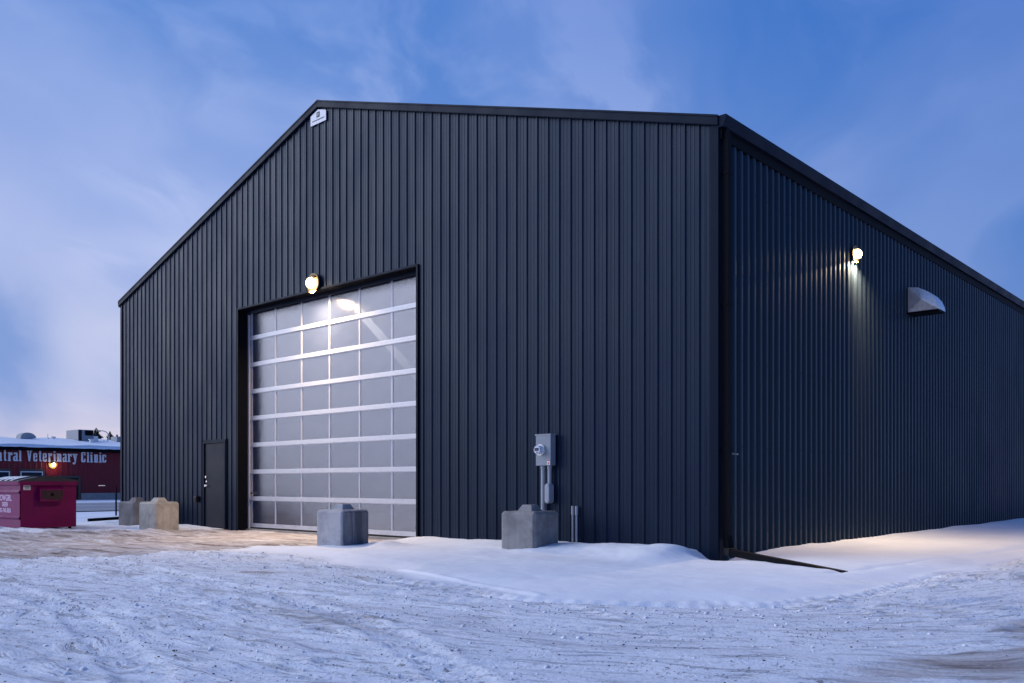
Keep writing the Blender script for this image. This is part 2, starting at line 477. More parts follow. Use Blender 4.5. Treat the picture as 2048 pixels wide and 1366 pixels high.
# ------------------------------------------------------------------ ground
DIRT = [(-12.31, .25), (-6.21, .25), (-6.12, -2.2), (-7.28, -3.26), (-7.06, -5.02), (-7.66, -6.52), (-10.28, -6.4), (-14.4, -5.4), (-14.0, -2.6), (-13.3, -1.16)]
PATCH = [(3.75, -6.6), (3.85, -5.6), (4.0, -4.9), (4.2, -4.05), (4.5, -2.4), (5.6, -2.4), (5.6, -5.6), (4.4, -6.4)]
SMOOTH = [(-6.3, .6), (-6.3, -2.2), (-7.28, -3.26), (-4.39, -3.44), (-1.93, -4.07), (-.2, -4.55), (.85, -4.79), (1.72, -4.32), (2.38, -3.73), (2.75, -2.42), (2.80, -.33), (2.87, 4), (3.0, 26), (-.5, 26), (-.5, .6)]
def ground_fields(x, y):
    wx = x + .25 * fbm(x * .9, y * .9, 91, 3); wy = y + .25 * fbm(x * .9, y * .9, 77, 3)
    dcorner = np.hypot(np.maximum(wx, 0), np.maximum(-wy, 0))
    ang = np.arctan2(np.maximum(wx, 0), np.maximum(-wy, 1e-4))
    s = np.where(wx < 0, wx, np.where(wy > 0, wy + 7.5, ang * 4.8))
    # streaks swing slightly off the wall's line towards the door, as the wheel tracks do
    dd = dcorner - .12 * np.minimum(s, 0) * -1
    sdS = poly_sd(wx, wy, SMOOTH)
    rough = ss(sdS, -.05, .30)
    near_l = ss(-x, 6.5, 9.0) * ss(y, -2.6, -.5)          # softer snow round the left blocks
    rough = rough * (1 - .55 * ss(-x, 14, 20)) * (1 - .5 * near_l)
    sdD = poly_sd(x + .35 * fbm(x * 1.4, y * 1.4, 5, 4), y + .5 * fbm(x * 1.0, y * 1.8, 6, 4), DIRT)
    sdP = poly_sd(x + .3 * fbm(x * 1.5, y * 1.5, 15, 4), y + .5 * fbm(x * 1.5, y * 1.2, 16, 4), PATCH)
    dirt = np.maximum(ss(-sdD, -.75, .35), ss(-sdP, -.5, .5) * .50)
    dirt = np.maximum(dirt, .42 * np.exp(-(line_d(wx, wy, [(-3.2, -6.4), (-1.6, -6.7), (.3, -6.9), (1.4, -7.0)]) / .32) ** 2))
    dirt = np.maximum(dirt, .42 * np.exp(-(line_d(wx, wy, [(-5.3, -6.7), (-4.3, -6.4), (-2.8, -5.6)]) / .3) ** 2))
    # height; churned patches lie between smoother, swept lanes
    churn = ss(fbm(dd * 1.3, s * .35, 111, 3), -.12, .28)
    h = .012 * fbm(x * .35, y * .35, 3, 3)
    h = h + rough * (.032 * fbm(dd * 1.9, s * .25, 21, 4) + .030 * fbm(dd * 6, s * .8, 31, 4, .6) * (.35 + .65 * churn) + .020 * fbm(x * 10, y * 10, 41, 3, .62) * churn * .7)
    lanes = np.abs(np.sin(dd * 2.35 + .9 * fbm(dd * .5, s * .12, 121, 2)))
    h = h - rough * .026 * ss(lanes, .93, 1.0) * ss(fbm(dd * .8, s * .2, 123, 2), -.25, .2)
    rid = 1 - np.abs(fbm(dd * 4, s * 1.6, 51, 3))
    h = h + rough * .022 * (ss(rid, .80, 1.0) * ss(fbm(x * .9, y * .9, 52, 3), -.1, .4))
    # drifted snow lying against the front wall
    sm = 1 - ss(sdS, -.5, .12)
    h = h + sm * (.045 + .012 * fbm(x * 1.6, y * 1.6, 61, 4) + .004 * fbm(x * 7, y * 7, 62, 3))
    along = ss(x, -6.2, -2.8) * (1 - ss(x, -.36, -.10))
    drift = .085 * along * (1 - ss(-y, .15, 1.25 + .35 * vnoise(x * 1.3, x * 0, 8)))
    h = h + drift * (1 + .25 * fbm(x * 2, y * 2, 63, 3))
    mound = np.exp(-(((x + 1.15) / .95) ** 2 + ((y + .62) / .50) ** 2) ** 1.3) * .085
    lip = np.exp(-(((x + .42) / .42) ** 2 + ((y + .85) / .62) ** 2) ** 1.4) * .075
    h = h + mound * (1 + .2 * fbm(x * 5, y * 5, 64, 3)) + lip
    hole = np.exp(-(((x - .08) / .30) ** 2 + ((y + .02) / .42) ** 2) ** 1.5)
    h = h - hole * (h + .03)
    sidewall = ss(y, .4, 2.2) * (1 - ss(x, 0.0, .9)) * .03
    h = h + sidewall * (1 + .8 * fbm(y * 3, x * 3, 66, 3))
    # low crust ridges and a rut with tread marks beside the smooth snow
    h = h + .022 * np.exp(-(line_d(x, y, [(-2.1, -3.9), (-.37, -4.4), (.78, -4.71)]) / .035) ** 2)
    h = h + .020 * np.exp(-(line_d(x, y, [(1.39, -4.97), (2.14, -5.3)]) / .03) ** 2)
    edge = line_d(wx, wy, [(-1.4, -4.6), (.85, -4.95), (1.85, -4.45), (2.55, -3.75), (2.98, -2.4), (3.02, 0), (3.1, 9)])
    rut = np.exp(-(edge / .10) ** 2)
    for off in (0., 1.75):
        lx = np.array([(-13, -4.6 - off), (-9, -5.5 - off), (-5, -5.8 - off), (-1.5, -6.2 - off), (1.2, -6.9 - off), (3.2, -7.8 - off), (5, -9 - off)])
        for lo, wd in ((0., .13),):
            ld = line_d(x + .05 * fbm(x * .7, y * .7, 201, 2), y, [tuple(p_) for p_ in lx])
            inn = 1 - ss(ld, wd - .02, wd + .03)
            lug = ((np.sin(x * 46 + ld * 40) > -.1) & (ld < wd)).astype(float)
            h = h - inn * .020 + lug * .011 + .008 * np.exp(-((ld - wd - .05) / .035) ** 2)
    tread = np.where((np.sin(s * 34) > 0) & (edge < .16), .010, 0) * (s > -2.5) * (s < 7.6)
    h = h - .030 * rut * (1 + .4 * fbm(s * 3, dd * 3, 71, 3)) + tread
    rut2 = np.exp(-(line_d(wx, wy, [(2.05, -1.2), (2.3, 1), (2.6, 4), (2.8, 12)]) / .07) ** 2)
    h = h - .022 * rut2
    # scuffed heap edges at the door block and the left blocks
    for (cx, cy, r_, a) in ((-5.15, -1.62, .30, .075), (-13.0, -1.65, .42, .07), (-14.6, -.7, .9, .05), (-14.9, -3.9, .9, .05), (-3.0, -1.45, .4, .03), (-2.3, -.95, .45, .05), (-6.0, -.25, .5, .05), (-17.2, -.7, .8, .07)):
        h = h + a * np.exp(-(((x - cx) ** 2 + (y - cy) ** 2) / r_ ** 2) ** 1.2) * (1 + .3 * fbm(x * 6, y * 6, 81, 3))
    h = h - .028 * ss(dirt, .3, .8)
    far = 1 - ss(np.hypot(x, y), 60, 200)
    under = ss(-x, 26, 28) * (1 - ss(-x, 44, 45.5))      # the road beyond the yard
    h = h * (1 - under) - .03 * under
    flow = np.stack([dd * 1.8, s * .32, np.zeros_like(s)], -1)
    return h * far, rough * (1 - ss(dirt, .5, .9) * .3), dirt, flow

def axis(lo, hi, dense, mid):
    """dense = (a, b, step), mid = list of (bound, step) outward both ways, then geometric growth"""
    a, c, st = dense
    xs = list(np.arange(a, c + 1e-6, st))
    x, k = c, st
    while x < hi:
        k = min(k * 1.09, 25); x += k; xs.append(x)
    x, k = a, st
    left = []
    while x > lo:
        if x > mid[0]: k = mid[1]
        else: k = min(k * 1.07, 25)
        x -= k; left.append(x)
    return np.array(left[::-1] + xs)
gx = axis(-700, 500, (-8.5, 6.2, .034), (-19.5, .09))
gy = axis(-250, 700, (-9.6, .1, .034), (-9.6, .1))
X, Y = np.meshgrid(gx, gy)
H, RO, DI, FL = ground_fields(X.ravel(), Y.ravel())
nx_, ny_ = len(gx), len(gy)
me = bpy.data.meshes.new('ground')
nv = nx_ * ny_
me.vertices.add(nv)
me.vertices.foreach_set('co', np.stack([X.ravel(), Y.ravel(), H], 1).astype(np.float32).ravel())
ii = np.arange(nx_ - 1)[None, :] + nx_ * np.arange(ny_ - 1)[:, None]
quads = np.stack([ii, ii + 1, ii + nx_ + 1, ii + nx_], -1).reshape(-1, 4)
nf = len(quads)
me.loops.add(nf * 4); me.polygons.add(nf)
me.loops.foreach_set('vertex_index', quads.astype(np.int32).ravel())
me.polygons.foreach_set('loop_start', np.arange(0, nf * 4, 4, dtype=np.int32))
me.polygons.foreach_set('use_smooth', np.ones(nf, bool))
me.update(); me.validate()
for nm, arr in (('dirt', DI), ('rough', RO)):
    at = me.attributes.new(nm, 'FLOAT', 'POINT'); at.data.foreach_set('value', arr.astype(np.float32))
at = me.attributes.new('flow', 'FLOAT_VECTOR', 'POINT'); at.data.foreach_set('vector', FL.astype(np.float32).ravel())
me.materials.append(M['ground'])
ground = bpy.data.objects.new('ground', me); COL.objects.link(ground)
tag(ground, 'snow covered yard with churned icy wheel tracks and a sandy bare strip at the big door', kind='structure')
def gh(x, y):
    return float(ground_fields(np.array([float(x)]), np.array([float(y)]))[0][0])

rd = MB()
rx0, rx1 = -43.5, -28.5
rd.add([(rx0, -160, .004), (rx1, -160, .004), (rx1, 260, .004), (rx0, 260, .004)], [(0, 1, 2, 3)])
tag(rd.build('road', 'road'), 'grey packed snow road running between the yard and the red clinic', kind='structure')

# loose lumps
def lumps(name, m, n, smin, smax, label, seedn, where, sink=.3):
    rs = np.random.RandomState(seedn)
    base = np.array([(1, 0, 0), (-1, 0, 0), (0, 1, 0), (0, -1, 0), (0, 0, 1), (0, 0, -1), (.6, .6, .5), (-.6, .6, .5), (.6, -.6, .5), (-.6, -.6, .5)], float)
    tri = [(4, 0, 6), (6, 2, 4), (4, 2, 7), (7, 1, 4), (4, 1, 9), (9, 3, 4), (4, 3, 8), (8, 0, 4), (0, 5, 2), (2, 6, 0), (2, 5, 1), (1, 7, 2), (1, 5, 3), (3, 9, 1), (3, 5, 0), (0, 8, 3)]
    px, py = where(rs, n)
    hh, ro, di, fl = ground_fields(px, py)
    keep = rs.rand(len(px)) < np.clip(ro * (.10 + 1.1 * ss(fbm(fl[:, 0] * 2.2, fl[:, 1] * 2.2, seedn + 5, 4), -.15, .35)), 0, 1) * (1 - .9 * ss(di, .15, .4))
    px, py, hh = px[keep], py[keep], hh[keep]
    k = len(px)
    sz = smin * (smax / smin) ** (rs.rand(k) ** 2.2)
    V = base[None] * (1 + .5 * (rs.rand(k, 10, 1) - .5)) * sz[:, None, None] * (1 + np.stack([rs.rand(k) * .8, rs.rand(k) * .5, rs.rand(k) * -.4], 1)[:, None])
    a = rs.rand(k) * 6.283
    ca_, sa_ = np.cos(a)[:, None], np.sin(a)[:, None]
    Vx = V[..., 0] * ca_ - V[..., 1] * sa_ + px[:, None]; Vy = V[..., 0] * sa_ + V[..., 1] * ca_ + py[:, None]
    Vz = V[..., 2] + hh[:, None] + sz[:, None] * sink
    P = np.stack([Vx, Vy, Vz], -1).reshape(-1, 3)
    T = (np.array(tri)[None] + 10 * np.arange(k)[:, None, None]).reshape(-1, 3)
    me = bpy.data.meshes.new(name)
    me.vertices.add(len(P)); me.vertices.foreach_set('co', P.astype(np.float32).ravel())
    me.loops.add(len(T) * 3); me.polygons.add(len(T))
    me.loops.foreach_set('vertex_index', T.astype(np.int32).ravel())
    me.polygons.foreach_set('loop_start', np.arange(0, len(T) * 3, 3, dtype=np.int32))
    me.update(); me.validate()
    me.materials.append(M[m])
    o = bpy.data.objects.new(name, me); COL.objects.link(o)
    return tag(o, label, name.replace('_', ' '), kind='stuff')
def near_area(rs, n):
    return rs.uniform(-9, 5.4, n), rs.uniform(-9.3, -2.0, n)
lumps('snow_clods', 'clod', 8000, .003, .016, 'small crumbled snow clods scattered over the driven yard', 11, near_area)
lumps('gravel', 'grit', 14000, .0015, .0065, 'dark gravel bits frozen into the driven snow', 12, near_area)

# ------------------------------------------------------------------ the metal building
WID, LEN, EAVE, RIDGE = 18.40, 24.0, 6.0, 8.86
HALF = WID / 2
SLOPE = (RIDGE - EAVE) / HALF
def gable(x): return EAVE + SLOPE * (HALF - abs(x + HALF))
OX0, OX1, OZ = -12.30, -6.18, 5.04
MX0, MX1, MZ = -13.90, -12.86, 2.07
bld = thing('metal_building', (0, 0, 0), 'large charcoal ribbed metal building with a gable front and translucent overhead door', 'building')

PITCH = .2286
X_FIRST = -.300                                   # crest of the last rib before the corner
prof = [(-.026, 0), (-.011, -.021), (.011, -.021), (.026, 0)]
def front_profile(xa, xb, top_rib):
    """(x, y) points of the sheet between xa and xb"""
    pts = []
    k0 = int(math.floor((xa - X_FIRST) / PITCH)) - 1
    k1 = int(math.ceil((xb - X_FIRST) / PITCH)) + 1
    for k in range(k0, k1 + 1):
        cx = X_FIRST + k * PITCH
        for dx_, dy_ in prof: pts.append((cx + dx_, dy_))
        for f in (.37, .65):                       # two shallow stiffening beads on the flat
            c = cx + PITCH * f
            pts += [(c - .010, 0), (c - .003, -.0028), (c + .003, -.0028), (c + .010, 0)]
    pts = [p for p in pts if xa < p[0] < xb]
    full = []
    def yat(x):
        t = (x - X_FIRST) / PITCH; t = (t - round(t)) * PITCH
        a = abs(t)
        return -.021 if a < .011 else (-.021 * (.026 - a) / .015 if a < .026 else 0.)
    full = [(xa, yat(xa))] + pts + [(xb, yat(xb))]
    return full
rng = random.Random(4)
def front_sheet(xa, xb, z0):
    pr_ = front_profile(xa, xb, True)
    t = rng.uniform(-.0025, .0025); o_ = rng.uniform(0, .0015)
    v = []; xs = [p[0] for p in pr_]
    if xa < -HALF < xb: pass
    zs = 5
    cols = []
    for (x, y) in pr_:
        top = gable(x)
        yy = y - o_ + t * (x - xa)
        cols.append([(x, yy + .0018 * math.sin(z_ * 1.7 + xa * 3), z_) for z_ in [z0 + (top - z0) * i / (zs - 1) for i in range(zs)]])
    for c in cols: v += c
    f = []
    for i in range(len(cols) - 1):
        for j in range(zs - 1):
            a = i * zs + j
            f.append((a, a + zs, a + zs + 1, a + 1))
    mb = MB(); mb.v = v; mb.f = f
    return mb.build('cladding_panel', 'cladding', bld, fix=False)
xe = -WID
edges = []
k = 0
x = X_FIRST + PITCH * .5 - 80 * PITCH - .0
bounds = [-WID]
x = X_FIRST - PITCH * 80 + PITCH * .48
while x < -.02:
    if x > -WID + .3: bounds.append(x)
    x += PITCH * 4
bounds.append(-.0)
for a, c in zip(bounds[:-1], bounds[1:]):
    cuts = [a] + [e for e in (MX0, MX1, OX0, OX1) if a < e < c] + [c]
    for p, q in zip(cuts[:-1], cuts[1:]):
        if q - p < .01: continue
        mid = (p + q) / 2
        z0 = OZ if OX0 < mid < OX1 else (MZ if MX0 < mid < MX1 else -.25)
        front_sheet(p, q, z0)

# side cladding: deep box ribs
SP = .1955
def side_sheet(ya, yb):
    n = int(round((yb - ya) / SP))
    cols = []; zs = 4
    t = rng.uniform(-.002, .002)
    for k in range(n):
        y0 = ya + k * SP
        for dy_, x_ in ((0, .0), (.052, .0), (.078, .034), (.100, .040), (.126, .040), (.148, .034), (.1745, .0)):
            cols.append([(x_ + t * dy_, y0 + dy_ + .003 * math.sin(j * 2 + k), -.25 + (EAVE + .02 + .25) * j / (zs - 1)) for j in range(zs)])
    cols.append([(0, yb, -.25 + (EAVE + .02 + .25) * j / (zs - 1)) for j in range(zs)])
    mb = MB()
    for c in cols: mb.v += c
    for i in range(len(cols) - 1):
        for j in range(zs - 1):
            a = i * zs + j; mb.f.append((a, a + zs, a + zs + 1, a + 1))
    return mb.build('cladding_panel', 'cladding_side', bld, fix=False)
y = .10
while y < LEN - .5:
    side_sheet(y, y + SP * 5); y += SP * 5
YE = y
# rear and far walls, roof
mb = MB().prism([(-WID, -.25), (0, -.25), (0, EAVE), (-HALF, RIDGE), (-WID, EAVE)], YE, YE + .05, 'Y'); mb.build('rear_wall', 'cladding', bld)
MB().box((-WID - .001, .02, -.25), (-WID + .04, YE, EAVE)).build('far_side_wall', 'cladding', bld)
MB().box((-.06, .08, -.25), (-.012, YE, EAVE)).build('side_lining', 'interior', bld)
mb = MB()
mb.prism([(-WID - .12, EAVE - SLOPE * .12 + .10), (-HALF, RIDGE + .10), (.02, EAVE + .10 - SLOPE * .02), (.02, EAVE + .06 - SLOPE * .02), (-HALF, RIDGE + .05), (-WID - .12, EAVE - SLOPE * .12 + .05)], .01, YE + .1, 'Y')
mb.build('roof', 'trim', bld)
MB().prism([(-HALF - .18, RIDGE + .055), (-HALF, RIDGE + .125), (-HALF + .18, RIDGE + .055), (-HALF, RIDGE + .06)], -.06, YE, 'Y').build('ridge_cap', 'trim', bld)
# rake trims along the gable
def rake(xa, xb, name='rake_trim'):
    za, zb = gable(xa) if -WID <= xa <= 0 else EAVE - SLOPE * .05, gable(xb) if -WID <= xb <= 0 else EAVE - SLOPE * .05
    mb = MB().prism([(xa, za - .022), (xb, zb - .022), (xb, zb + .105), (xa, za + .105)], -.065, -.024, 'Y')
    mb.prism([(xa, za + .085), (xb, zb + .085), (xb, zb + .112), (xa, za + .112)], -.075, .03, 'Y')
    mb.prism([(xa, za - .030), (xb, zb - .030), (xb, zb - .020), (xa, za - .020)], -.058, -.024, 'Y')
    return mb.build(name, 'trim', bld)
rake(-WID - .05, -WID + 3.05 * 1); rake(-WID + 3.052, -WID + 6.1); rake(-WID + 6.102, -HALF)
rake(-HALF + .001, -6.1); rake(-6.098, -3.05); rake(-3.048, .02)
# gutters
for sx in (0, 1):
    s_ = 1 if sx == 0 else -1; x0 = .012 if sx == 0 else -WID - .012
    mb = MB()
    pts = [(x0, 5.93), (x0 + s_ * .085, 5.93), (x0 + s_ * .125, 6.045), (x0 + s_ * .125, 6.085), (x0 + s_ * .112, 6.085), (x0 + s_ * .112, 6.05), (x0 + s_ * .078, 5.945), (x0 + s_ * .0, 5.945)]
    mb.prism(pts, -.035, YE, 'Y')
    mb.prism([(x0, 5.93), (x0 + s_ * .085, 5.93), (x0 + s_ * .125, 6.045), (x0 + s_ * .125, 6.085), (x0, 6.085)], -.045, -.036, 'Y')
    mb.build('gutter', 'trim', bld)
# dark closure under the gutter and eave
MB().box((.0135, .0, 5.78), (.050, YE, 5.925)).build('eave_trim', 'black', bld)
# corner trims
MB().box((-.115, -.030, -.25), (.012, -.001, EAVE - .02)).box((-.001, -.001, -.25), (.016, .095, EAVE - .12)).build('corner_trim', 'trim', bld)
MB().box((-WID - .012, -.030, -.25), (-WID + .085, -.001, EAVE - .02)).build('corner_trim', 'trim', bld)
# downspout on the side wall at the corner
mb = MB()
mb.box((.045, .035, .30), (.125, .140, 5.72))
mb.bar((.085, .088, 5.70), (.065, .088, 5.95), .10, .07)
mb.bar((.085, .088, .33), (.13, .075, .10), .10, .08)
mb.build('downspout', 'black', bld)
for z_ in (1.5, 3.5, 5.3):
    MB().box((.03, .025, z_), (.130, .150, z_ + .03)).build('downspout_strap', 'black', bld)

# overhead door opening trims
for (xa, xb) in ((OX0 - .045, OX0), (OX1, OX1 + .045)):
    MB().box((xa, -.036, -.2), (xb, .30, OZ + .045)).build('door_jamb', 'black', bld)
mb = MB()
mb.box((OX0 + .001, -.036, OZ + .001), (OX1 - .001, .24, OZ + .045))
mb.build('door_header', 'black', bld)
MB().box((OX0 - .05, -.040, OZ + .012), (OX1 + .05, -.0365, OZ + .050)).box((OX0 - .050, -.040, -.2), (OX0 - .012, -.0365, OZ + .011)).box((OX1 + .012, -.040, -.2), (OX1 + .050, -.0365, OZ + .011)).build('door_edge_trim', 'trim', bld)
MB().box((OX0 + .004, .16, OZ - .075), (OX1 - .004, .20, OZ - .001)).build('door_seal', 'trim', bld)

# the overhead door
DY = .262
od = MB()
od.box((OX0 + .002, .215, -.05), (OX0 + .055, .255, OZ - .08))
odo = od.build('overhead_door', 'alu_soft', bld)
MB().box((OX1 - .055, .215, -.05), (OX1 - .002, .255, OZ - .08)).build('track', 'alu_soft', odo)
odo['label'] = 'sectional overhead door with aluminium rails and frosted panes'
DX0, DX1 = OX0 + .075, OX1 - .02
NS = 8; ZB = .045; SH = .6195
rail_me = MB()
wR = DX1 - DX0
rail_me.box((0, -.016, .047), (wR, .03, .088)).box((0, -.022, 0), (wR, .03, .042)).box((0, -.010, .0415), (wR, .028, .0475)).box((0, -.008, -.012), (wR, .028, -.001))
rail_mesh = rail_me.mesh('rail', 'alu')
pw = wR / 6
stile_mesh = MB().box((-.026, -.006, -.009), (.026, .02, SH - .115)).mesh('stile', 'alu_soft')
pane_mesh = MB().box((.0275, 0, -.010), (pw - .0275, .016, SH - .112)).mesh('pane', 'pane')
seam_mesh = MB().box((0, -.002, -.010), (wR, .02, -.001)).mesh('seam', 'black')
def part(name, me_, loc, parent, rot=None):
    o = bpy.data.objects.new(name, me_); COL.objects.link(o); o.parent = parent; o.location = loc
    if rot: o.rotation_euler = rot
    return o
for i in range(NS):
    z_ = ZB + SH * i
    part('rail', rail_mesh, (DX0, DY, z_), odo)
    for j in range(7):
        part('stile', stile_mesh, (DX0 + pw * j + (.03 if j == 0 else (-.03 if j == 6 else 0)), DY, z_ + .099), odo)
    rt_ = rng.uniform(-.0045, .0045)
    for j in range(6):
        part('pane', pane_mesh, (DX0 + pw * j, DY + .001, z_ + .100), odo, (rt_ + rng.uniform(-.0012, .0012), 0, rng.uniform(-.0015, .0015)))
MB().box((DX0, DY + .02, ZB + SH * NS + .0), (DX1, DY + .05, OZ + .04)).build('top_rail', 'black', odo)
MB().box((DX0, DY - .012, .012), (DX1, DY + .03, ZB - .002)).build('bottom_seal', 'black_plastic', odo)
MB().tube((DX0 + .10, DY - .02, ZB + SH + .16), (DX0 + .10, DY - .06, ZB + SH + .16), .03, 12).box((DX0 + .07, DY - .075, ZB + SH + .15), (DX0 + .15, DY - .055, ZB + SH + .17)).build('lock', 'chrome', odo)
MB().box((OX0, .18, -.06), (OX1, .60, .006)).build('door_sill', 'concrete_plain', bld)

# personnel door
ed = MB()
ed.box((MX0, -.045, -.05), (MX0 + .055, .05, MZ)).box((MX1 - .055, -.045, -.05), (MX1, .05, MZ)).box((MX0 + .0551, -.045, MZ - .055), (MX1 - .0551, .05, MZ))
ed.box((MX0 - .03, -.028, -.05), (MX0 - .001, -.004, MZ + .03)).box((MX1 + .001, -.028, -.05), (MX1 + .03, -.004, MZ + .03)).box((MX0 - .03, -.028, MZ + .001), (MX1 + .03, -.004, MZ + .03))
edo = ed.build('entry_door', 'trim', bld)
edo['label'] = 'plain black steel door with three hinges'
MB().box((MX0 + .058, -.012, .01), (MX1 - .058, .03, MZ - .058)).build('door_leaf', 'door_paint', edo)
for z_ in (.28, 1.08, 1.80):
    MB().tube((MX1 - .062, -.020, z_ - .055), (MX1 - .062, -.020, z_ + .055), .008, 8).build('hinge', 'chrome', edo)
hx = MX0 + .13
MB().tube((hx, -.010, 1.00), (hx, -.055, 1.00), .030, 14).box((hx, -.065, .990), (hx + .11, -.050, 1.012)).build('handle', 'chrome', edo)
MB().tube((hx, -.010, 1.21), (hx, -.038, 1.21), .028, 14).build('deadbolt', 'chrome', edo)
MB().box((hx - .03, -.018, 1.08), (hx + .025, -.012, 1.12)).build('latch_guard', 'chrome', edo)

# screws of the cladding
sc = MB()
def screw(x_, y_, z_, ax):
    r_ = .0065
    if ax == 'Y': sc.prism([(x_ + r_ * math.cos(t), z_ + r_ * math.sin(t)) for t in (0, 1.05, 2.1, 3.14, 4.19, 5.24)], y_, y_ - .006, 'Y')
    else: sc.prism([(y_ + r_ * math.cos(t), z_ + r_ * math.sin(t)) for t in (0, 1.05, 2.1, 3.14, 4.19, 5.24)], x_, x_ + .006, 'X')
for k in range(80):
    cx = X_FIRST - PITCH * k + .034
    if k % 2: continue
    for z_ in np.arange(.35, 8.8, .61):
        if z_ > gable(cx) - .1: break
        if OX0 - .06 < cx < OX1 + .06 and z_ < OZ + .06: continue
        if MX0 - .04 < cx < MX1 + .04 and z_ < MZ + .04: continue
        screw(cx, -.001, float(z_), 'Y')
for k in range(0, 110, 2):
    for z_ in np.arange(.35, 5.7, 1.22):
        screw(.041, .10 + SP * k + .113, float(z_), 'X')
o = sc.build('screw_heads', 'black_plastic', bld); o['kind'] = 'stuff'

# ------------------------------------------------------------------ lamps
def area_lamp(name, loc, aim, energy, size, color, parent, spread=150):
    l = bpy.data.lights.new(name, 'AREA'); l.shape = 'DISK'; l.size = size; l.energy = energy; l.color = color; l.spread = R(spread)
    o = bpy.data.objects.new(name, l); COL.objects.link(o); o.parent = parent; o.location = loc
    o.rotation_euler = Vector(aim).to_track_quat('-Z', 'Y').to_euler()
    return o
def wall_pack(loc, rz, label, lens, energy, color, k=1.0):
    t = thing('wall_light', loc, label, 'lamp', None, rz); t.scale = (k, k, k)      # local +Y points out of the wall
    MB().prism([(.0, -.13), (.0, .13), (.03, .13), (.03, -.13)], -.13, .13, 'X').build('back_plate', 'black_plastic', t)
    MB().prism([(.03, .095), (.03, .125), (.10, .125), (.16, .105), (.15, .09), (.09, .10)], -.11, .11, 'X').build('hood', 'black_plastic', t)
    # shallow cream reflector added round the lamp to give it a warm halo
    vs, fs = [], []
    for k_, (rr_, yy_) in enumerate(((.07, .032), (.13, .040), (.205, .062), (.21, .058), (.12, .031))):
        for a_ in range(24):
            an = 2 * math.pi * a_ / 24; vs.append((rr_ * math.cos(an), yy_, rr_ * math.sin(an) - .01))
    for k_ in range(4):
        for a_ in range(24):
            fs.append((k_ * 24 + a_, k_ * 24 + (a_ + 1) % 24, k_ * 24 + 24 + (a_ + 1) % 24, k_ * 24 + 24 + a_))
    MB().add(vs, fs).build('halo_dish', 'halo_dish', t, smooth=True)
    vs, fs = [], []
    for k_ in range(9):
        ph = math.pi * k_ / 8
        for a_ in range(18):
            an = 2 * math.pi * a_ / 18; vs.append((.108 * math.sin(ph) * math.cos(an), .115 + .085 * math.cos(ph), .108 * math.sin(ph) * math.sin(an) - .012))
    for k_ in range(8):
        for a_ in range(18): fs.append((k_ * 18 + a_, k_ * 18 + (a_ + 1) % 18, k_ * 18 + 18 + (a_ + 1) % 18, k_ * 18 + 18 + a_))
    MB().add(vs, fs).build('lens', lens, t, smooth=True)
    area_lamp('lamp_light', (0, .14, -.16), (0, .06, -1), energy, .26, color, t)
    return t
wall_pack((-9.33, -.022, 5.215), math.pi, 'glowing wall light over the big translucent overhead door', 'lens', 240, (1.0, .72, .42))
wall_pack((.040, 4.72, 5.10), -math.pi / 2, 'glowing wall light high on the side wall next to the sheet metal vent hood', 'lens_side', 185, (1.0, .75, .48), .72)

# vent hood
t = thing('vent_hood', (.040, 7.55, 4.48), 'galvanised curved vent hood on the side wall', 'vent')
pf = [(0, 0), (.575, 0), (.560, .09), (.51, .21), (.43, .31), (.32, .40), (.19, .47), (.0, .50)]
W2 = .45
for yy, sg in ((0, -1), (W2, 1)):
    mb = MB(); c = (.27, yy + sg * .055, .22)
    vs = [c] + [(p[0], yy, p[1]) for p in pf]
    # side cheeks, cross-broken: creases meet in the middle
    mb.add(vs, [(0, i, i % len(pf) + 1) for i in range(1, len(pf) + 1)])
    mb.build('cheek', 'galv', t)
mb = MB()
for i in range(1, len(pf) - 1):
    a, c = pf[i], pf[i + 1]
    mb.add([(a[0], 0, a[1]), (a[0], W2, a[1]), (c[0], W2, c[1]), (c[0], 0, c[1])], [(0, 1, 2, 3)])
mb.build('curved_top', 'galv', t)
MB().box((.0, .02, -.035), (.565, W2 - .02, -.001)).build('screen', 'black', t)
MB().box((-.035, -.03, -.03), (.0, -.001, .53)).box((-.035, W2 + .001, -.03), (.0, W2 + .03, .53)).build('flange', 'black', t)

t = thing('pipe_stub', (.012, .34, 1.47), 'short pale pipe stub poking from the side wall near the corner', 'pipe')
MB().tube((0, 0, 0), (.10, 0, -.012), .011, 10).build('pipe', 'galv', t)
MB().tube((0, 0, 0), (.012, 0, -.001), .028, 12).build('collar', 'black_plastic', t)

# sign under the ridge
t = thing('name_sign', (-HALF, -.024, 8.5), 'small white pentagonal name board under the gable peak', 'sign')
MB().prism([(-.265, 0), (.265, 0), (.265, .205), (0, .288), (-.265, .205)], -.014, -.002, 'Y').build('board', 'white', t)
MB().box((-.055, -.0165, .125), (.055, -.0145, .235)).build('logo', 'ink', t)
MB().box((-.028, -.0185, .19), (.032, -.017, .20)).box((-.028, -.0185, .165), (-.018, -.017, .19)).box((.0, -.0185, .165), (.010, -.017, .19)).box((-.018, -.0185, .160), (.010, -.017, .168)).build('logo_mark', 'white', t)
mb = MB(); rr = random.Random(3); x_ = -.20
while x_ < .20:
    w_ = rr.uniform(.012, .022); mb.box((x_, -.0162, .065), (x_ + w_, -.0145, .088)); x_ += w_ + .008
mb.build('small_print', 'ink', t)

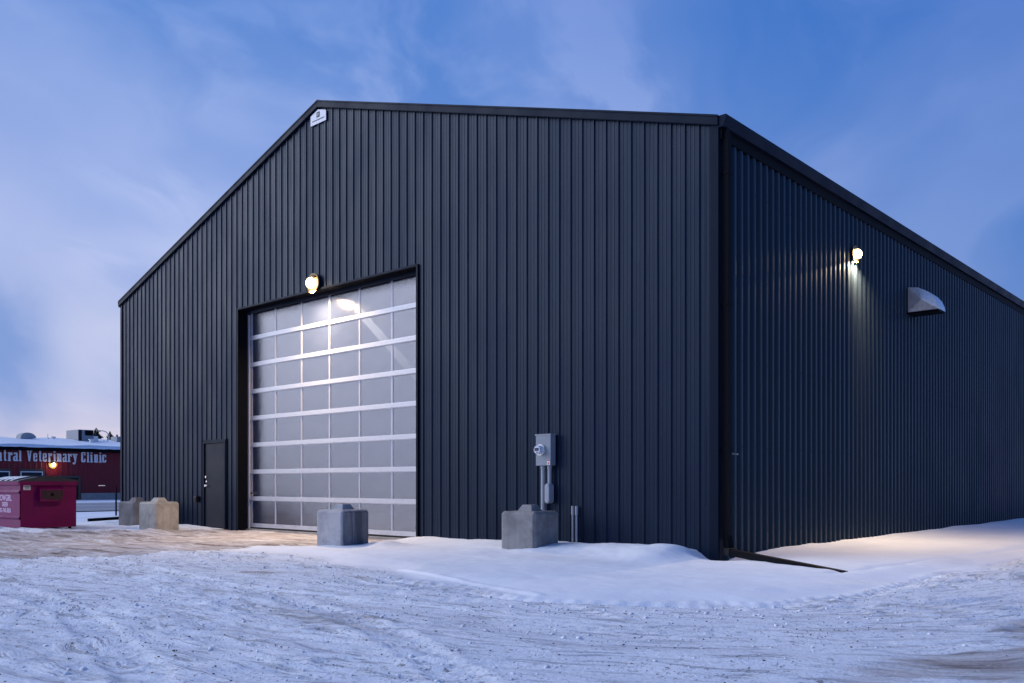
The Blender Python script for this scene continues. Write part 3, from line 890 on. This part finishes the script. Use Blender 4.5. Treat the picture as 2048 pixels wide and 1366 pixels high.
# ------------------------------------------------------------------ electricity meter
t = thing('electricity_meter', (-3.025, 0, 0), 'grey electricity meter box with round glass dial on the front wall', 'meter')
MB().box((-.155, -.15, 1.335), (.155, -.024, 1.83)).build('enclosure', 'grey_paint', t, bevel=.006)
MB().box((-.165, -.158, 1.815), (.165, -.02, 1.838)).build('hood', 'grey_paint', t)
mc = (-.035, 1.585)
MB().tube((mc[0], -.15, mc[1]), (mc[0], -.185, mc[1]), .088, 24).build('meter_ring', 'galv', t)
MB().tube((mc[0], -.185, mc[1]), (mc[0], -.265, mc[1]), .078, 24, .062).build('meter_glass', mat('meter_glass', (.62, .66, .74), .08, 0, .8), t)
MB().box((mc[0] - .045, -.269, mc[1] - .02), (mc[0] + .04, -.2655, mc[1] + .03)).box((mc[0] - .01, -.269, mc[1] - .05), (mc[0] + .02, -.2655, mc[1] - .035)).build('dial', 'ink', t)
MB().box((.085, -.1525, 1.345), (.14, -.1505, 1.425)).build('warning_label', 'white', t)
MB().box((.09, -.154, 1.405), (.135, -.1527, 1.422)).box((.10, -.154, 1.355), (.125, -.1527, 1.385)).build('warning_print', 'red_print', t)
MB().tube((-.065, -.075, -.1), (-.065, -.075, 1.334), .034, 16).build('riser_conduit', 'pvc', t, smooth=False)
MB().tube((-.065, -.075, 1.29), (-.065, -.075, 1.332), .042, 16).build('conduit_collar', 'pvc', t)
MB().tube((.072, -.075, 1.02), (.072, -.075, 1.334), .032, 16).build('short_conduit', 'pvc', t)
MB().tube((.072, -.075, 1.29), (.072, -.075, 1.333), .040, 16).build('conduit_collar', 'pvc', t)
def capsule(cx, z0, z1, w_, y0, y1, n=8):
    pts = []
    r_ = w_ / 2
    for i in range(n + 1): a = math.pi * i / n; pts.append((cx + r_ * math.cos(a), z1 - r_ + r_ * math.sin(a)))
    for i in range(n + 1): a = math.pi + math.pi * i / n; pts.append((cx + r_ * math.cos(a), z0 + r_ + r_ * math.sin(a)))
    return MB().prism(pts, y0, y1, 'Y')
f_ = capsule(.072, .735, 1.05, .10, -.14, -.03).build('access_fitting', 'pvc', t)
capsule(.072, .750, 1.035, .085, -.148, -.1405).build('fitting_cover', 'pvc', t)
MB().tube((.072, -.146, 1.012), (.072, -.153, 1.012), .006, 8).tube((.072, -.146, .772), (.072, -.153, .772), .006, 8).build('cover_screws', 'galv', t)

for i, (xx, lab) in enumerate(((-2.502, 'thin grey conduit stub on the meter side of the pair in the snow'), (-2.425, 'thin grey conduit stub on the building corner side of the pair in the snow'))):
    t = thing('conduit_stub', (xx, -.055, 0), lab, 'conduit', 'pair of conduit stubs')
    MB().tube((0, 0, -.1), (0, 0, .62), .0155, 12).build('pipe', 'pvc', t)
    MB().tube((0, 0, .565), (0, 0, .70), .0235, 12).tube((0, 0, .553), (0, 0, .566), .019, 12).build('coupling', 'pvc', t)

t = thing('outlet_box', (-14.18, -.022, .60), 'small black weatherproof outlet box left of the steel door', 'outlet')
MB().box((-.05, -.08, 0), (.06, 0, .13)).build('box', 'black_plastic', t, bevel=.008)
MB().prism([(-.085, .10), (-.08, .14), (0, .145), (0, .10)], -.06, .07, 'X').build('cover', 'black_plastic', t)

# ------------------------------------------------------------------ concrete blocks
def block_mesh(name, s_, h_, m, seed):
    bm = bmesh.new()
    bmesh.ops.create_cube(bm, size=1)
    for v_ in bm.verts: v_.co = Vector((v_.co.x * s_, v_.co.y * s_, (v_.co.z + .5) * (h_ + .12) - .12))
    es = [e for e in bm.edges if not all(v_.co.z < 0 for v_ in e.verts)]
    bmesh.ops.bevel(bm, geom=es, offset=.042, segments=1, affect='EDGES')
    es = [e for e in bm.edges if e.calc_length() > .02]
    bmesh.ops.bevel(bm, geom=list(bm.edges), offset=.006, segments=1, affect='EDGES', clamp_overlap=True)
    bmesh.ops.triangulate(bm, faces=bm.faces)
    bmesh.ops.subdivide_edges(bm, edges=[e for e in bm.edges if e.calc_length() > .09], cuts=3, use_grid_fill=True)
    rs = random.Random(seed)
    for v_ in bm.verts:
        n_ = math.sin(v_.co.x * 23 + seed) * math.sin(v_.co.z * 19 + seed * 2) * math.sin(v_.co.y * 21 + 1)
        v_.co += v_.co.normalized() * (n_ * .003 + rs.uniform(-.0012, .0012))
    me_ = bpy.data.meshes.new(name); bm.to_mesh(me_); bm.free(); me_.materials.append(M[m]); return me_
def knob_mesh(m, seed):
    b0, b1, h_ = .145, .085, .095
    bm = bmesh.new()
    vs = [bm.verts.new((sx * b0, sy * b0, -.01)) for sx, sy in ((-1, -1), (1, -1), (1, 1), (-1, 1))] + [bm.verts.new((sx * b1, sy * b1, h_)) for sx, sy in ((-1, -1), (1, -1), (1, 1), (-1, 1))]
    for f in ((3, 2, 1, 0), (4, 5, 6, 7), (0, 1, 5, 4), (1, 2, 6, 5), (2, 3, 7, 6), (3, 0, 4, 7)): bm.faces.new([vs[i] for i in f])
    bmesh.ops.bevel(bm, geom=list(bm.edges), offset=.008, segments=1, affect='EDGES')
    me_ = bpy.data.meshes.new('knob'); bm.to_mesh(me_); bm.free(); me_.materials.append(M[m]); return me_
for i, (cx, cy, yaw, s_, h_, z_, m, lab) in enumerate((
        (-2.72, -.82, 4.8, .645, .635, .0, 'conc', 'grey concrete block in front of the electricity meter'),
        (-5.86, -1.93, 7.0, .63, .62, .0, 'conc_dark', 'concrete block in front of the overhead door, its side painted darker as shade, with wet streaks'),
        (-13.62, -1.27, 9.0, .64, .63, .0, 'conc_warm', 'concrete block tinted with lamp light at the front of the pair near the steel door'),
        (-16.0, -.68, 12.0, .64, .60, .0, 'conc', 'grey concrete block half hidden behind the lamp-tinted one near the building corner'))):
    t = thing('concrete_block', (cx, cy, z_), lab, 'concrete block', 'concrete blocks guarding the front wall', R(yaw))
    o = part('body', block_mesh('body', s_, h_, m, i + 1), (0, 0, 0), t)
    part('knob', knob_mesh(m, i), (0, 0, h_), t)
    part('lifting_loop', MB().path([(-.035, 0, h_ + .094), (-.02, 0, h_ + .105), (.02, 0, h_ + .105), (.035, 0, h_ + .094)], .005, 6).mesh('lifting_loop', 'rust'), (0, 0, 0), t)

# ------------------------------------------------------------------ drain pipes on the snow
t = thing('drain_pipe', (.0, 0, 0), 'black flat downspout extension lying on the snow by the near corner', 'drain pipe')
mb = MB().bar((.10, .06, .115), (2.06, -.78, -.004), .105, .085)
mb.build('pipe', 'black', t, bevel=.006)
MB().bar((.085, .066, .12), (.20, .018, .112), .120, .100).build('elbow', 'black_plastic', t)
t = thing('drain_pipe', (0, 0, 0), 'short dark downspout extension lying at the far corner beside the thin post', 'drain pipe')
MB().bar((-18.50, .25, .10), (-18.66, -.80, .055), .10, .08).build('pipe', 'black', t, bevel=.006)
MB().bar((-18.49, .30, .12), (-18.50, .16, .11), .12, .10).build('elbow', 'black_plastic', t)
t = thing('marker_post', (-22.19, 1.52, 0), 'thin black steel post standing in the snow behind the building corner', 'post')
MB().box((-.02, -.02, -.1), (.02, .02, .93)).build('post', 'black', t)
MB().tube((0, 0, .93), (0, 0, 1.0), .012, 8).build('hook', 'black', t)

# ------------------------------------------------------------------ dumpster
# origin at its near corner, x to the west is negative
t = thing('dumpster', (-15.36, -3.62, 0), 'magenta metal dumpster with black lid and pale lettering', 'dumpster')
BW, BD, BH = 1.85, 1.20, 1.10
MB().box((-BW, .0, .045), (0, BD, BH)).build('body', 'magenta', t)
# lettered long side: stepped pressed panels, in a paler magenta
def bulge(z0, z1, o_):
    return [(z0, .0), (z0 + .02, -o_), (z1 - .035, -o_), (z1, 0)]
mb = MB()
mb.add([], [])
prof_z = [(.05, -.004), (.235, -.004), (.262, -.040), (.285, -.045), (.30, -.020), (.32, -.018), (.82, -.018), (.842, -.045), (.865, -.045), (.90, -.008), (1.005, -.006), (1.02, -.04), (1.10, -.045), (1.105, 0)]
vs = []
for z_, y_ in prof_z: vs += [(-BW, y_, z_), (-.002, y_, z_)]
mb.add(vs, [(2 * i, 2 * i + 1, 2 * i + 3, 2 * i + 2) for i in range(len(prof_z) - 1)])
o = mb.build('side_panel', 'magenta_pale', t); o['label'] = 'paler pressed side with lettering'
MB().box((.001, -.03, 1.005), (.045, BD + .02, 1.10)).build('rim', 'magenta', t)
# fork pocket
pk = MB()
pk.prism([(.35, .645), (.87, .645), (.87, .93), (.35, .93)], .001, .16, 'X')
pk.prism([(.0, .93), (.16, .93), (.0, 1.0)], .35, .87, 'Y')
pko = pk.build('fork_pocket', 'magenta', t)
MB().prism([(.37, .70), (.80, .66), (.85, .78), (.84, .90), (.38, .90)], .161, .163, 'X').build('rust_patch', 'rust', pko)
MB().tube((.155, .61, .80), (.166, .61, .80), .038, 16).build('drain_hole', 'black', pko)
MB().box((.002, .055, .905), (.005, .205, 1.01)).build('sticker', 'label', t)
MB().box((.0052, .075, .96), (.006, .19, .985)).box((.0052, .075, .92), (.006, .19, .928)).box((.0052, .075, .935), (.006, .19, .943)).build('sticker_print', 'ink', t)
lid = MB()
pts = [(-.05, 1.112), (.10, 1.150), (.35, 1.205), (.62, 1.212), (.95, 1.175), (BD + .05, 1.125), (BD + .05, 1.105), (-.05, 1.098)]
lid.prism(pts, -BW - .02, .045, 'X')
lid.build('lid', 'lid', t)
mb = MB()
for i in range(5): mb.prism([(p[0], p[1] + .022) for p in pts[:6]] + [(p[0], p[1] - .002) for p in pts[:6]][::-1], -BW + .1 + .35 * i, -BW + .16 + .35 * i, 'X')
mb.build('lid_ribs', 'lid', t)
sn = MB()
sn.prism([(-.03, 1.118), (.10, 1.172), (.30, 1.215), (.42, 1.222), (.42, 1.20), (.10, 1.14)], -BW + .02, -.42, 'X')
sn.build('lid_snow', 'snow', t)
for i, (xx, yy) in enumerate(((-.12, .1), (-.12, BD - .1), (-BW + .12, .1), (-BW + .12, BD - .1))):
    MB().tube((xx, yy - .02, .03), (xx, yy + .02, .03), .045, 12).build('caster', 'black', t)
for txt, size, sq, x_, z_ in (('COWGIRL', .20, .92, -.92, .655), ('GREEN', .145, .85, -.91, .525), ('403-740-3050', .145, .92, -.91, .385)):
    me_ = text_mesh(txt, size, sq)
    me_.transform(Matrix.Rotation(math.pi / 2, 4, 'X')); me_.materials.clear(); me_.materials.append(M['print_pink'])
    o = part('lettering', me_, (x_, -.0215, z_), t)

# ------------------------------------------------------------------ clinic
CXW = -51.2
t = thing('clinic_building', (CXW, 0, 0), 'dark red single storey clinic with snowy roof across the road', 'building')
CY0, CY1 = -14.0, 34.0
MB().box((-15.5, CY0, -.1), (0, CY1, 3.2)).build('wall', 'red_wall', t)
mb = MB()
for k in range(int((20 - CY0) / .3)):
    yy = CY0 + .3 * k
    mb.prism([(0.001, yy), (.018, yy + .03), (.018, yy + .07), (.001, yy + .10)], .46, 2.98, 'Z')
mb.build('wall_ribs', 'red_wall', t)['kind'] = 'stuff'
MB().prism([(.55, 3.02), (.55, 3.26), (-7, 4.06), (-15.9, 3.1), (-15.9, 2.98)], CY0 - .4, CY1, 'Y').build('roof', 'black', t)
mb = MB()
rs = np.random.RandomState(5)
ys_ = np.linspace(CY0 - .4, CY1, 160); xs_ = [.60, .56, .3, -1, -3, -5, -7, -9, -12]
for yy in ys_:
    for xx in xs_:
        zz = 3.27 + (.55 - xx) * .105 if xx > -7 else 4.06 - (-7 - xx) * .1
        th = .10 + .05 * math.sin(yy * 1.3) * math.sin(yy * .37 + 1) + .03 * rs.rand() + .03 * math.sin(xx * 1.1 + yy * .6)
        mb.v.append((xx, float(yy), zz + (th if xx < .59 else -.03 - .03 * rs.rand())))
n_ = len(xs_)
for i in range(len(ys_) - 1):
    for j in range(n_ - 1):
        a = i * n_ + j; mb.f.append((a, a + 1, a + 1 + n_, a + n_))
mb.build('roof_snow', 'snow', t, smooth=True)
MB().box((.002, 12.1, -.05), (.10, CY1, .45)).box((.002, CY0, -.05), (.10, 10.5, .45)).build('foundation', 'concrete_plain', t)
def clinic_window(y0, y1, z0, z1):
    c = MB()
    c.box((.02, y0 - .09, z0 - .12), (.06, y0, z1 + .15)).box((.02, y1, z0 - .12), (.06, y1 + .09, z1 + .15)).box((.02, y0, z1), (.06, y1, z1 + .15)).box((.02, y0, z0 - .12), (.06, y1, z0))
    co = c.build('window', 'brown', t)
    f = MB(); w_ = .055
    f.box((.03, y0, z0), (.05, y0 + w_, z1)).box((.03, y1 - w_, z0), (.05, y1, z1)).box((.03, y0 + w_, z1 - w_), (.05, y1 - w_, z1)).box((.03, y0 + w_, z0), (.05, y1 - w_, z0 + w_))
    f.build('window_frame', 'white', co)
    MB().box((.022, y0 + w_, z0 + w_), (.030, y1 - w_, z1 - w_)).build('pane', 'glass', co)
clinic_window(8.60, 9.86, .80, 1.78); clinic_window(6.75, 8.02, .80, 1.78); clinic_window(4.9, 6.15, .80, 1.78)
d_ = MB().box((.02, 10.56, 1.40), (.09, 12.06, 1.53)).box((.02, 10.56, 0), (.09, 10.68, 1.399)).box((.02, 11.93, 0), (.09, 12.06, 1.399)).build('side_door', 'brown', t)
MB().box((.02, 10.682, .0), (.05, 11.928, 1.398)).build('door_leaf', 'black_plastic', d_)
# lettering in a bold slab face, built letter by letter
def G(*a): return a
SB = .085                       # slab thickness
def vst(x, z0, z1, w=.20): return ('r', x, z0, x + w, z1)
def slab(x0, x1, z): return ('r', x0, z, x1, z + SB)
GL = {   # width, strokes; unit = cap height, x-height .78
 'C': (.52, [vst(.0, .1, .9), ('p', [(0, .9), (.1, 1), (.42, 1), (.5, .93), (.5, .66), (.36, .66), (.36, .84), (.2, .88), (.2, .9)]), ('p', [(0, .1), (.1, 0), (.42, 0), (.5, .07), (.5, .34), (.36, .34), (.36, .16), (.2, .12), (.2, .1)])]),
 'V': (.68, [('p', [(.08, 1), (.28, 1), (.40, .28), (.40, 0), (.27, 0)]), ('p', [(.46, 1), (.60, 1), (.42, 0), (.36, 0), (.36, .25)]), slab(0, .34, .915), slab(.40, .68, .915)]),
 'n': (.54, [vst(.06, 0, .78), vst(.32, 0, .66), ('p', [(.24, .56), (.24, .68), (.34, .78), (.46, .78), (.52, .66), (.32, .60)]), slab(0, .28, 0), slab(.28, .56, 0), slab(0, .2, .695)]),
 't': (.38, [vst(.08, .06, .98, .19), slab(0, .36, .68), ('p', [(.08, .08), (.14, 0), (.34, 0), (.38, .14), (.27, .12), (.27, .16), (.08, .2)])]),
 'r': (.46, [vst(.06, 0, .78), slab(0, .32, 0), slab(0, .2, .695), ('p', [(.25, .52), (.25, .66), (.36, .78), (.48, .78), (.48, .52), (.36, .52), (.36, .62)])]),
 'a': (.54, [vst(.30, .04, .70), ('p', [(.05, .60), (.05, .72), (.14, .78), (.42, .78), (.5, .68), (.3, .66), (.18, .66), (.18, .60)]), ('p', [(0, .10), (0, .34), (.08, .44), (.3, .46), (.3, .36), (.18, .34), (.18, .12), (.3, .10), (.3, 0), (.08, 0)]), slab(.30, .58, 0)]),
 'l': (.30, [vst(.05, 0, 1), slab(0, .31, 0), slab(0, .2, .915)]),
 'e': (.48, [vst(0, .1, .68, .18), ('p', [(0, .68), (.08, .78), (.38, .78), (.47, .68), (.47, .36), (.18, .36), (.18, .45), (.31, .45), (.31, .66), (.18, .68)]), ('p', [(0, .1), (.08, 0), (.40, 0), (.48, .10), (.48, .24), (.34, .24), (.32, .12), (.18, .12)])]),
 'i': (.30, [vst(.06, 0, .72), slab(0, .32, 0), slab(0, .22, .66), ('r', .06, .84, .26, .99)]),
 'y': (.56, [('p', [(.04, .78), (.24, .78), (.36, .30), (.36, .02), (.28, .02)]), ('p', [(.38, .78), (.52, .78), (.34, -.12), (.22, -.22), (.06, -.22), (.02, -.04), (.16, -.02), (.2, -.1), (.26, -.02)]), slab(-.02, .28, .695), slab(.32, .58, .695)]),
 'c': (.46, [vst(0, .1, .68, .19), ('p', [(0, .68), (.08, .78), (.36, .78), (.45, .70), (.45, .50), (.31, .50), (.31, .66), (.19, .68)]), ('p', [(0, .1), (.08, 0), (.38, 0), (.46, .08), (.46, .26), (.32, .26), (.31, .12), (.19, .12)])]),
}
GL['C'] = GL['C']
def pxY(px):
    th = R(42.13); k = (px - 1024) / 1772
    dx_ = -math.sin(th) + math.cos(th) * k; dy_ = math.cos(th) + math.sin(th) * k
    return -10.937 + (CXW - 6.065) / dx_ * dy_
# letter spans measured along the wall (metres north), in reading order
spans = [('C', 4.95, 5.45), ('e', 5.62, 6.03), ('n', 6.20, 6.62)]
for ch, a, c in (('n', -48, 22), ('t', 50, 97), ('r', 118, 185), ('a', 203, 275), ('l', 293, 332), ('V', 412, 500), ('e', 520, 580), ('t', 605, 650), ('e', 668, 730),
                 ('r', 750, 810), ('i', 833, 872), ('n', 888, 962), ('a', 983, 1047), ('r', 1060, 1122), ('y', 1138, 1212), ('C', 1275, 1342), ('l', 1363, 1398),
                 ('i', 1415, 1452), ('n', 1473, 1537), ('i', 1556, 1592), ('c', 1605, 1665)):
    spans.append((ch, round(pxY(a / 7.877), 3), round(pxY(c / 7.877), 3)))
spans = [s_ for s_ in spans[3:]]
spans = [('C', spans[0][1] - 1.18, spans[0][1] - .68), ('e', spans[0][1] - .56, spans[0][1] - .10)] + spans
CAP, BASE = .655, 2.385
for ch, y0, y1 in spans:
    w_, st = GL[ch]
    k = (y1 - y0) / w_
    mb = MB()
    for q_i, s_ in enumerate(st):
        off = .0012 * q_i
        if s_[0] == 'r': pts = [(s_[1], s_[2]), (s_[3], s_[2]), (s_[3], s_[4]), (s_[1], s_[4])]
        else: pts = s_[1]
        mb.prism([(y0 + p[0] * k, BASE + p[1] * CAP) for p in pts], .02, .075 + off, 'X')
    mb.build('letter', 'letter', t)
# on the roof
def roofz(xx): return 3.27 + (.55 - xx) * .105
def at_roof(px, xx):
    """y position on the line x = CXW + xx seen at px"""
    th = R(42.13); k = (px - 1024) / 1772
    dx_ = -math.sin(th) + math.cos(th) * k; dy_ = math.cos(th) + math.sin(th) * k
    return -10.937 + (CXW + xx - 6.065) / dx_ * dy_
yh = at_roof(35, -5.8)
pf = [(-.10, 0)]
for i in range(9):
    a = math.pi - math.pi * i / 8 * .92
    pf.append((.45 + .50 * math.cos(a) - .0, .12 + .42 * math.sin(a)))
hd = MB().prism([(yh + p[0] * 1.0 + .05, 3.92 + p[1]) for p in [(0, -.05), (0, .12), (.05, .30), (.18, .42), (.38, .48), (.6, .47), (.78, .40), (.92, .27), (.97, .15), (.75, .10), (.62, .05), (.58, -.05)]], -6.3, -5.4, 'X')
hd.build('roof_hood', 'galv_dull', t)
yp = at_roof(97, -5.8); MB().tube((-5.8, yp, 3.75), (-5.8, yp, 4.12), .045, 10).build('vent_pipe', 'black', t)
yp = at_roof(107, -5.8); MB().tube((-5.8, yp, 3.75), (-5.8, yp, 4.10), .06, 10).tube((-5.8, yp, 4.10), (-5.8, yp, 4.22), .12, 12, .14).build('vent_pipe', 'galv', t)
yp = at_roof(95.5, -6.6); MB().tube((-6.6, yp, 3.9), (-6.6, yp, 4.40), .02, 6).build('vent_pipe', 'galv', t)
ya, yb = at_roof(142, -5.8), at_roof(162, -5.8)
hv = MB().box((-6.6, ya, 3.80), (-4.6, yb + .35, 4.70)).build('air_conditioner', 'grey_paint', t)
MB().box((-4.598, ya + .45, 4.32), (-4.55, yb + .30, 4.66)).build('fan_grille', 'black', hv)
MB().box((-4.598, ya + .02, 3.85), (-4.57, ya + .22, 4.68)).build('side_grille', 'black_plastic', hv)
MB().box((-6.5, yb + .36, 3.8), (-4.7, yb + .70, 4.30)).build('duct', 'galv', hv)
for px_, xx, z0_, z1_, r_ in ((183, -3.6, 3.6, 3.98, .13), (195, -4.2, 3.7, 3.94, .07), (208, -5, 3.7, 3.98, .05), (215, -5, 3.7, 4.02, .05)):
    yy = at_roof(px_, xx); MB().tube((xx, yy, z0_), (xx, yy, z1_), r_, 10).tube((xx, yy, z1_), (xx, yy, z1_ + .05), r_ * 1.5, 10).build('vent_pipe', 'galv', t)
yy = at_roof(234, -5.0); MB().box((-6.0, yy, 3.7), (-5.0, yy + 1.0, 4.35)).build('air_conditioner', 'grey_paint', t)

yl = 10.43
t = thing('wall_light', (CXW + .02, yl, 2.27), 'glowing amber wall light under the lettering of the red clinic', 'lamp', None, -math.pi / 2)
MB().prism([(0, -.05), (0, .10), (.12, .10), (.18, .0)], -.10, .10, 'X').build('housing', 'black_plastic', t)
MB().tube((0, .10, -.06), (0, .22, -.06), .11, 14, .08).build('lens', 'lens_small', t)
MB().tube((0, .018, -.05), (0, .03, -.05), .26, 18).build('halo_dish', 'halo_dish', t)  # added disc that gives this lamp its halo
area_lamp('lamp_light', (0, .16, -.14), (0, .35, -1), 4, .15, (1.0, .72, .38), t)
t = thing('glint_strip', (CXW + .02, 13.38, .92), 'dim glowing strip added as a reflection low on the red clinic wall', 'lamp', None, -math.pi / 2)  # glowing strip added to stand for a small reflection on the wall
MB().box((-.22, 0, .02), (.22, .05, .05)).build('housing', 'brown', t)
MB().box((-.20, .002, -.02), (.20, .045, .018)).build('lens', mat('dim_glint_glow', (1, 1, 1), .5, emit=(1, .75, .5), estr=.35), t)

# ------------------------------------------------------------------ street lamp and spruces beyond the clinic
def dep(px, py, Z):
    th = R(42.13); k = (px - 1024) / 1772
    return Vector((6.065 + Z * (-math.sin(th) + math.cos(th) * k), -10.937 + Z * (math.cos(th) + math.sin(th) * k), 1.05 + Z * (967 - py) / 1772))
Z = 105.
b0_ = dep(218, 967, Z); b0_.z = 0
t = thing('street_lamp', b0_, 'curved arm street lamp rising behind the clinic roof', 'street lamp')
pole = dep(218, 872, Z) - b0_
pts = [dep(218, 872, Z) - b0_, dep(216, 867.5, Z) - b0_, dep(211.5, 863.5, Z) - b0_, dep(205.5, 861.6, Z) - b0_, dep(201, 861.8, Z) - b0_]
MB().tube((0, 0, -.1), pole, .10, 10, .07).build('pole', 'lamp_pole', t)
MB().path(pts, .05, 8).build('arm', 'lamp_pole', t)
e1, e2 = pts[-1], dep(197.5, 862.3, Z) - b0_
MB().tube(e1, e2, .09, 8, .12).build('lamp_head', 'grey_paint', t)

def spruce(px, py_top, Z, half_px, label, seed):
    base_ = dep(px, 967, Z); base_.z = 0
    top = dep(px, py_top, Z).z
    rs_ = random.Random(seed)
    t = thing('spruce_tree', base_, label, 'tree', 'spruces behind the clinic')
    MB().tube((0, 0, -.3), (0, 0, top * .97), .22, 8, .03).build('trunk', 'trunk', t)
    mb = MB()
    rmax = half_px / 1772 * Z * 2.1
    n = 3600
    for i in range(n):
        f = rs_.random() ** .85                        # 0 at the top
        z_ = top * (1 - .92 * f)
        tier = .80 + .20 * math.sin(z_ * 5.2 + seed)
        rad = rmax * (f ** .85) * tier * rs_.uniform(.55, 1.12) + .05
        a = rs_.uniform(0, 6.283)
        r0_ = rad * rs_.uniform(.05, .5)
        w_ = rs_.uniform(.12, .26) * (.7 + f)
        dr = rs_.uniform(.15, .42) * rad
        ca_, sa_ = math.cos(a), math.sin(a)
        p0 = (ca_ * r0_, sa_ * r0_, z_); p1_ = (ca_ * rad, sa_ * rad, z_ - dr + .12)
        mx_ = ((p0[0] + p1_[0]) / 2, (p0[1] + p1_[1]) / 2, (p0[2] + p1_[2]) / 2)
        mb.add([p0, (mx_[0] - sa_ * w_, mx_[1] + ca_ * w_, mx_[2] - .10), p1_, (mx_[0] + sa_ * w_, mx_[1] - ca_ * w_, mx_[2] - .10)], [(0, 1, 2), (0, 2, 3)])
    mb.build('crown', 'needle', t, fix=False)
spruce(192.5, 856, 205, 34, 'tallest dark spruce beside the rooftop air conditioner', 1)
spruce(185, 864, 215, 28, 'smaller spruce peeking out directly behind the rooftop air conditioner', 2)
spruce(220, 863, 200, 28, 'dark spruce directly behind the street lamp pole', 3)
spruce(234, 869, 208, 26, 'spruce half hidden by the edge of the charcoal building', 4)

# ------------------------------------------------------------------ strip of light inside the shop
p0 = Vector((-8.72, .55, 4.70)); p1_ = Vector((-6.75, .55, 3.05))
t = thing('strip_light', p0, 'pale diagonal strip of light seen through the upper door panes', 'strip light')
m = bpy.data.materials.new('lit_strip'); m.use_nodes = True
q = NB(m.node_tree); bs = m.node_tree.nodes['Principled BSDF']
g_ = q.sep(q.n('ShaderNodeTexCoord').outputs['Generated'])[0]
bs.inputs['Emission Color'].default_value = (1, .93, .85, 1)
q.link(q.sm(g_, 0, 1.0, 6.5, .6), bs.inputs['Emission Strength'])
dv = p1_ - p0; nrm = Vector((dv.z, 0, -dv.x)).normalized() * .075
mb = MB().add([-nrm, nrm, dv + nrm, dv - nrm, -nrm + Vector((0, .05, 0)), nrm + Vector((0, .05, 0)), dv + nrm + Vector((0, .05, 0)), dv - nrm + Vector((0, .05, 0))],
              [(0, 1, 2, 3), (7, 6, 5, 4), (0, 4, 5, 1), (1, 5, 6, 2), (2, 6, 7, 3), (3, 7, 4, 0)])
mb.build('diffuser', m, t)
MB().bar(Vector((0, .08, 0)), dv + Vector((0, .08, 0)), .05, .06).build('housing', 'black_plastic', t)
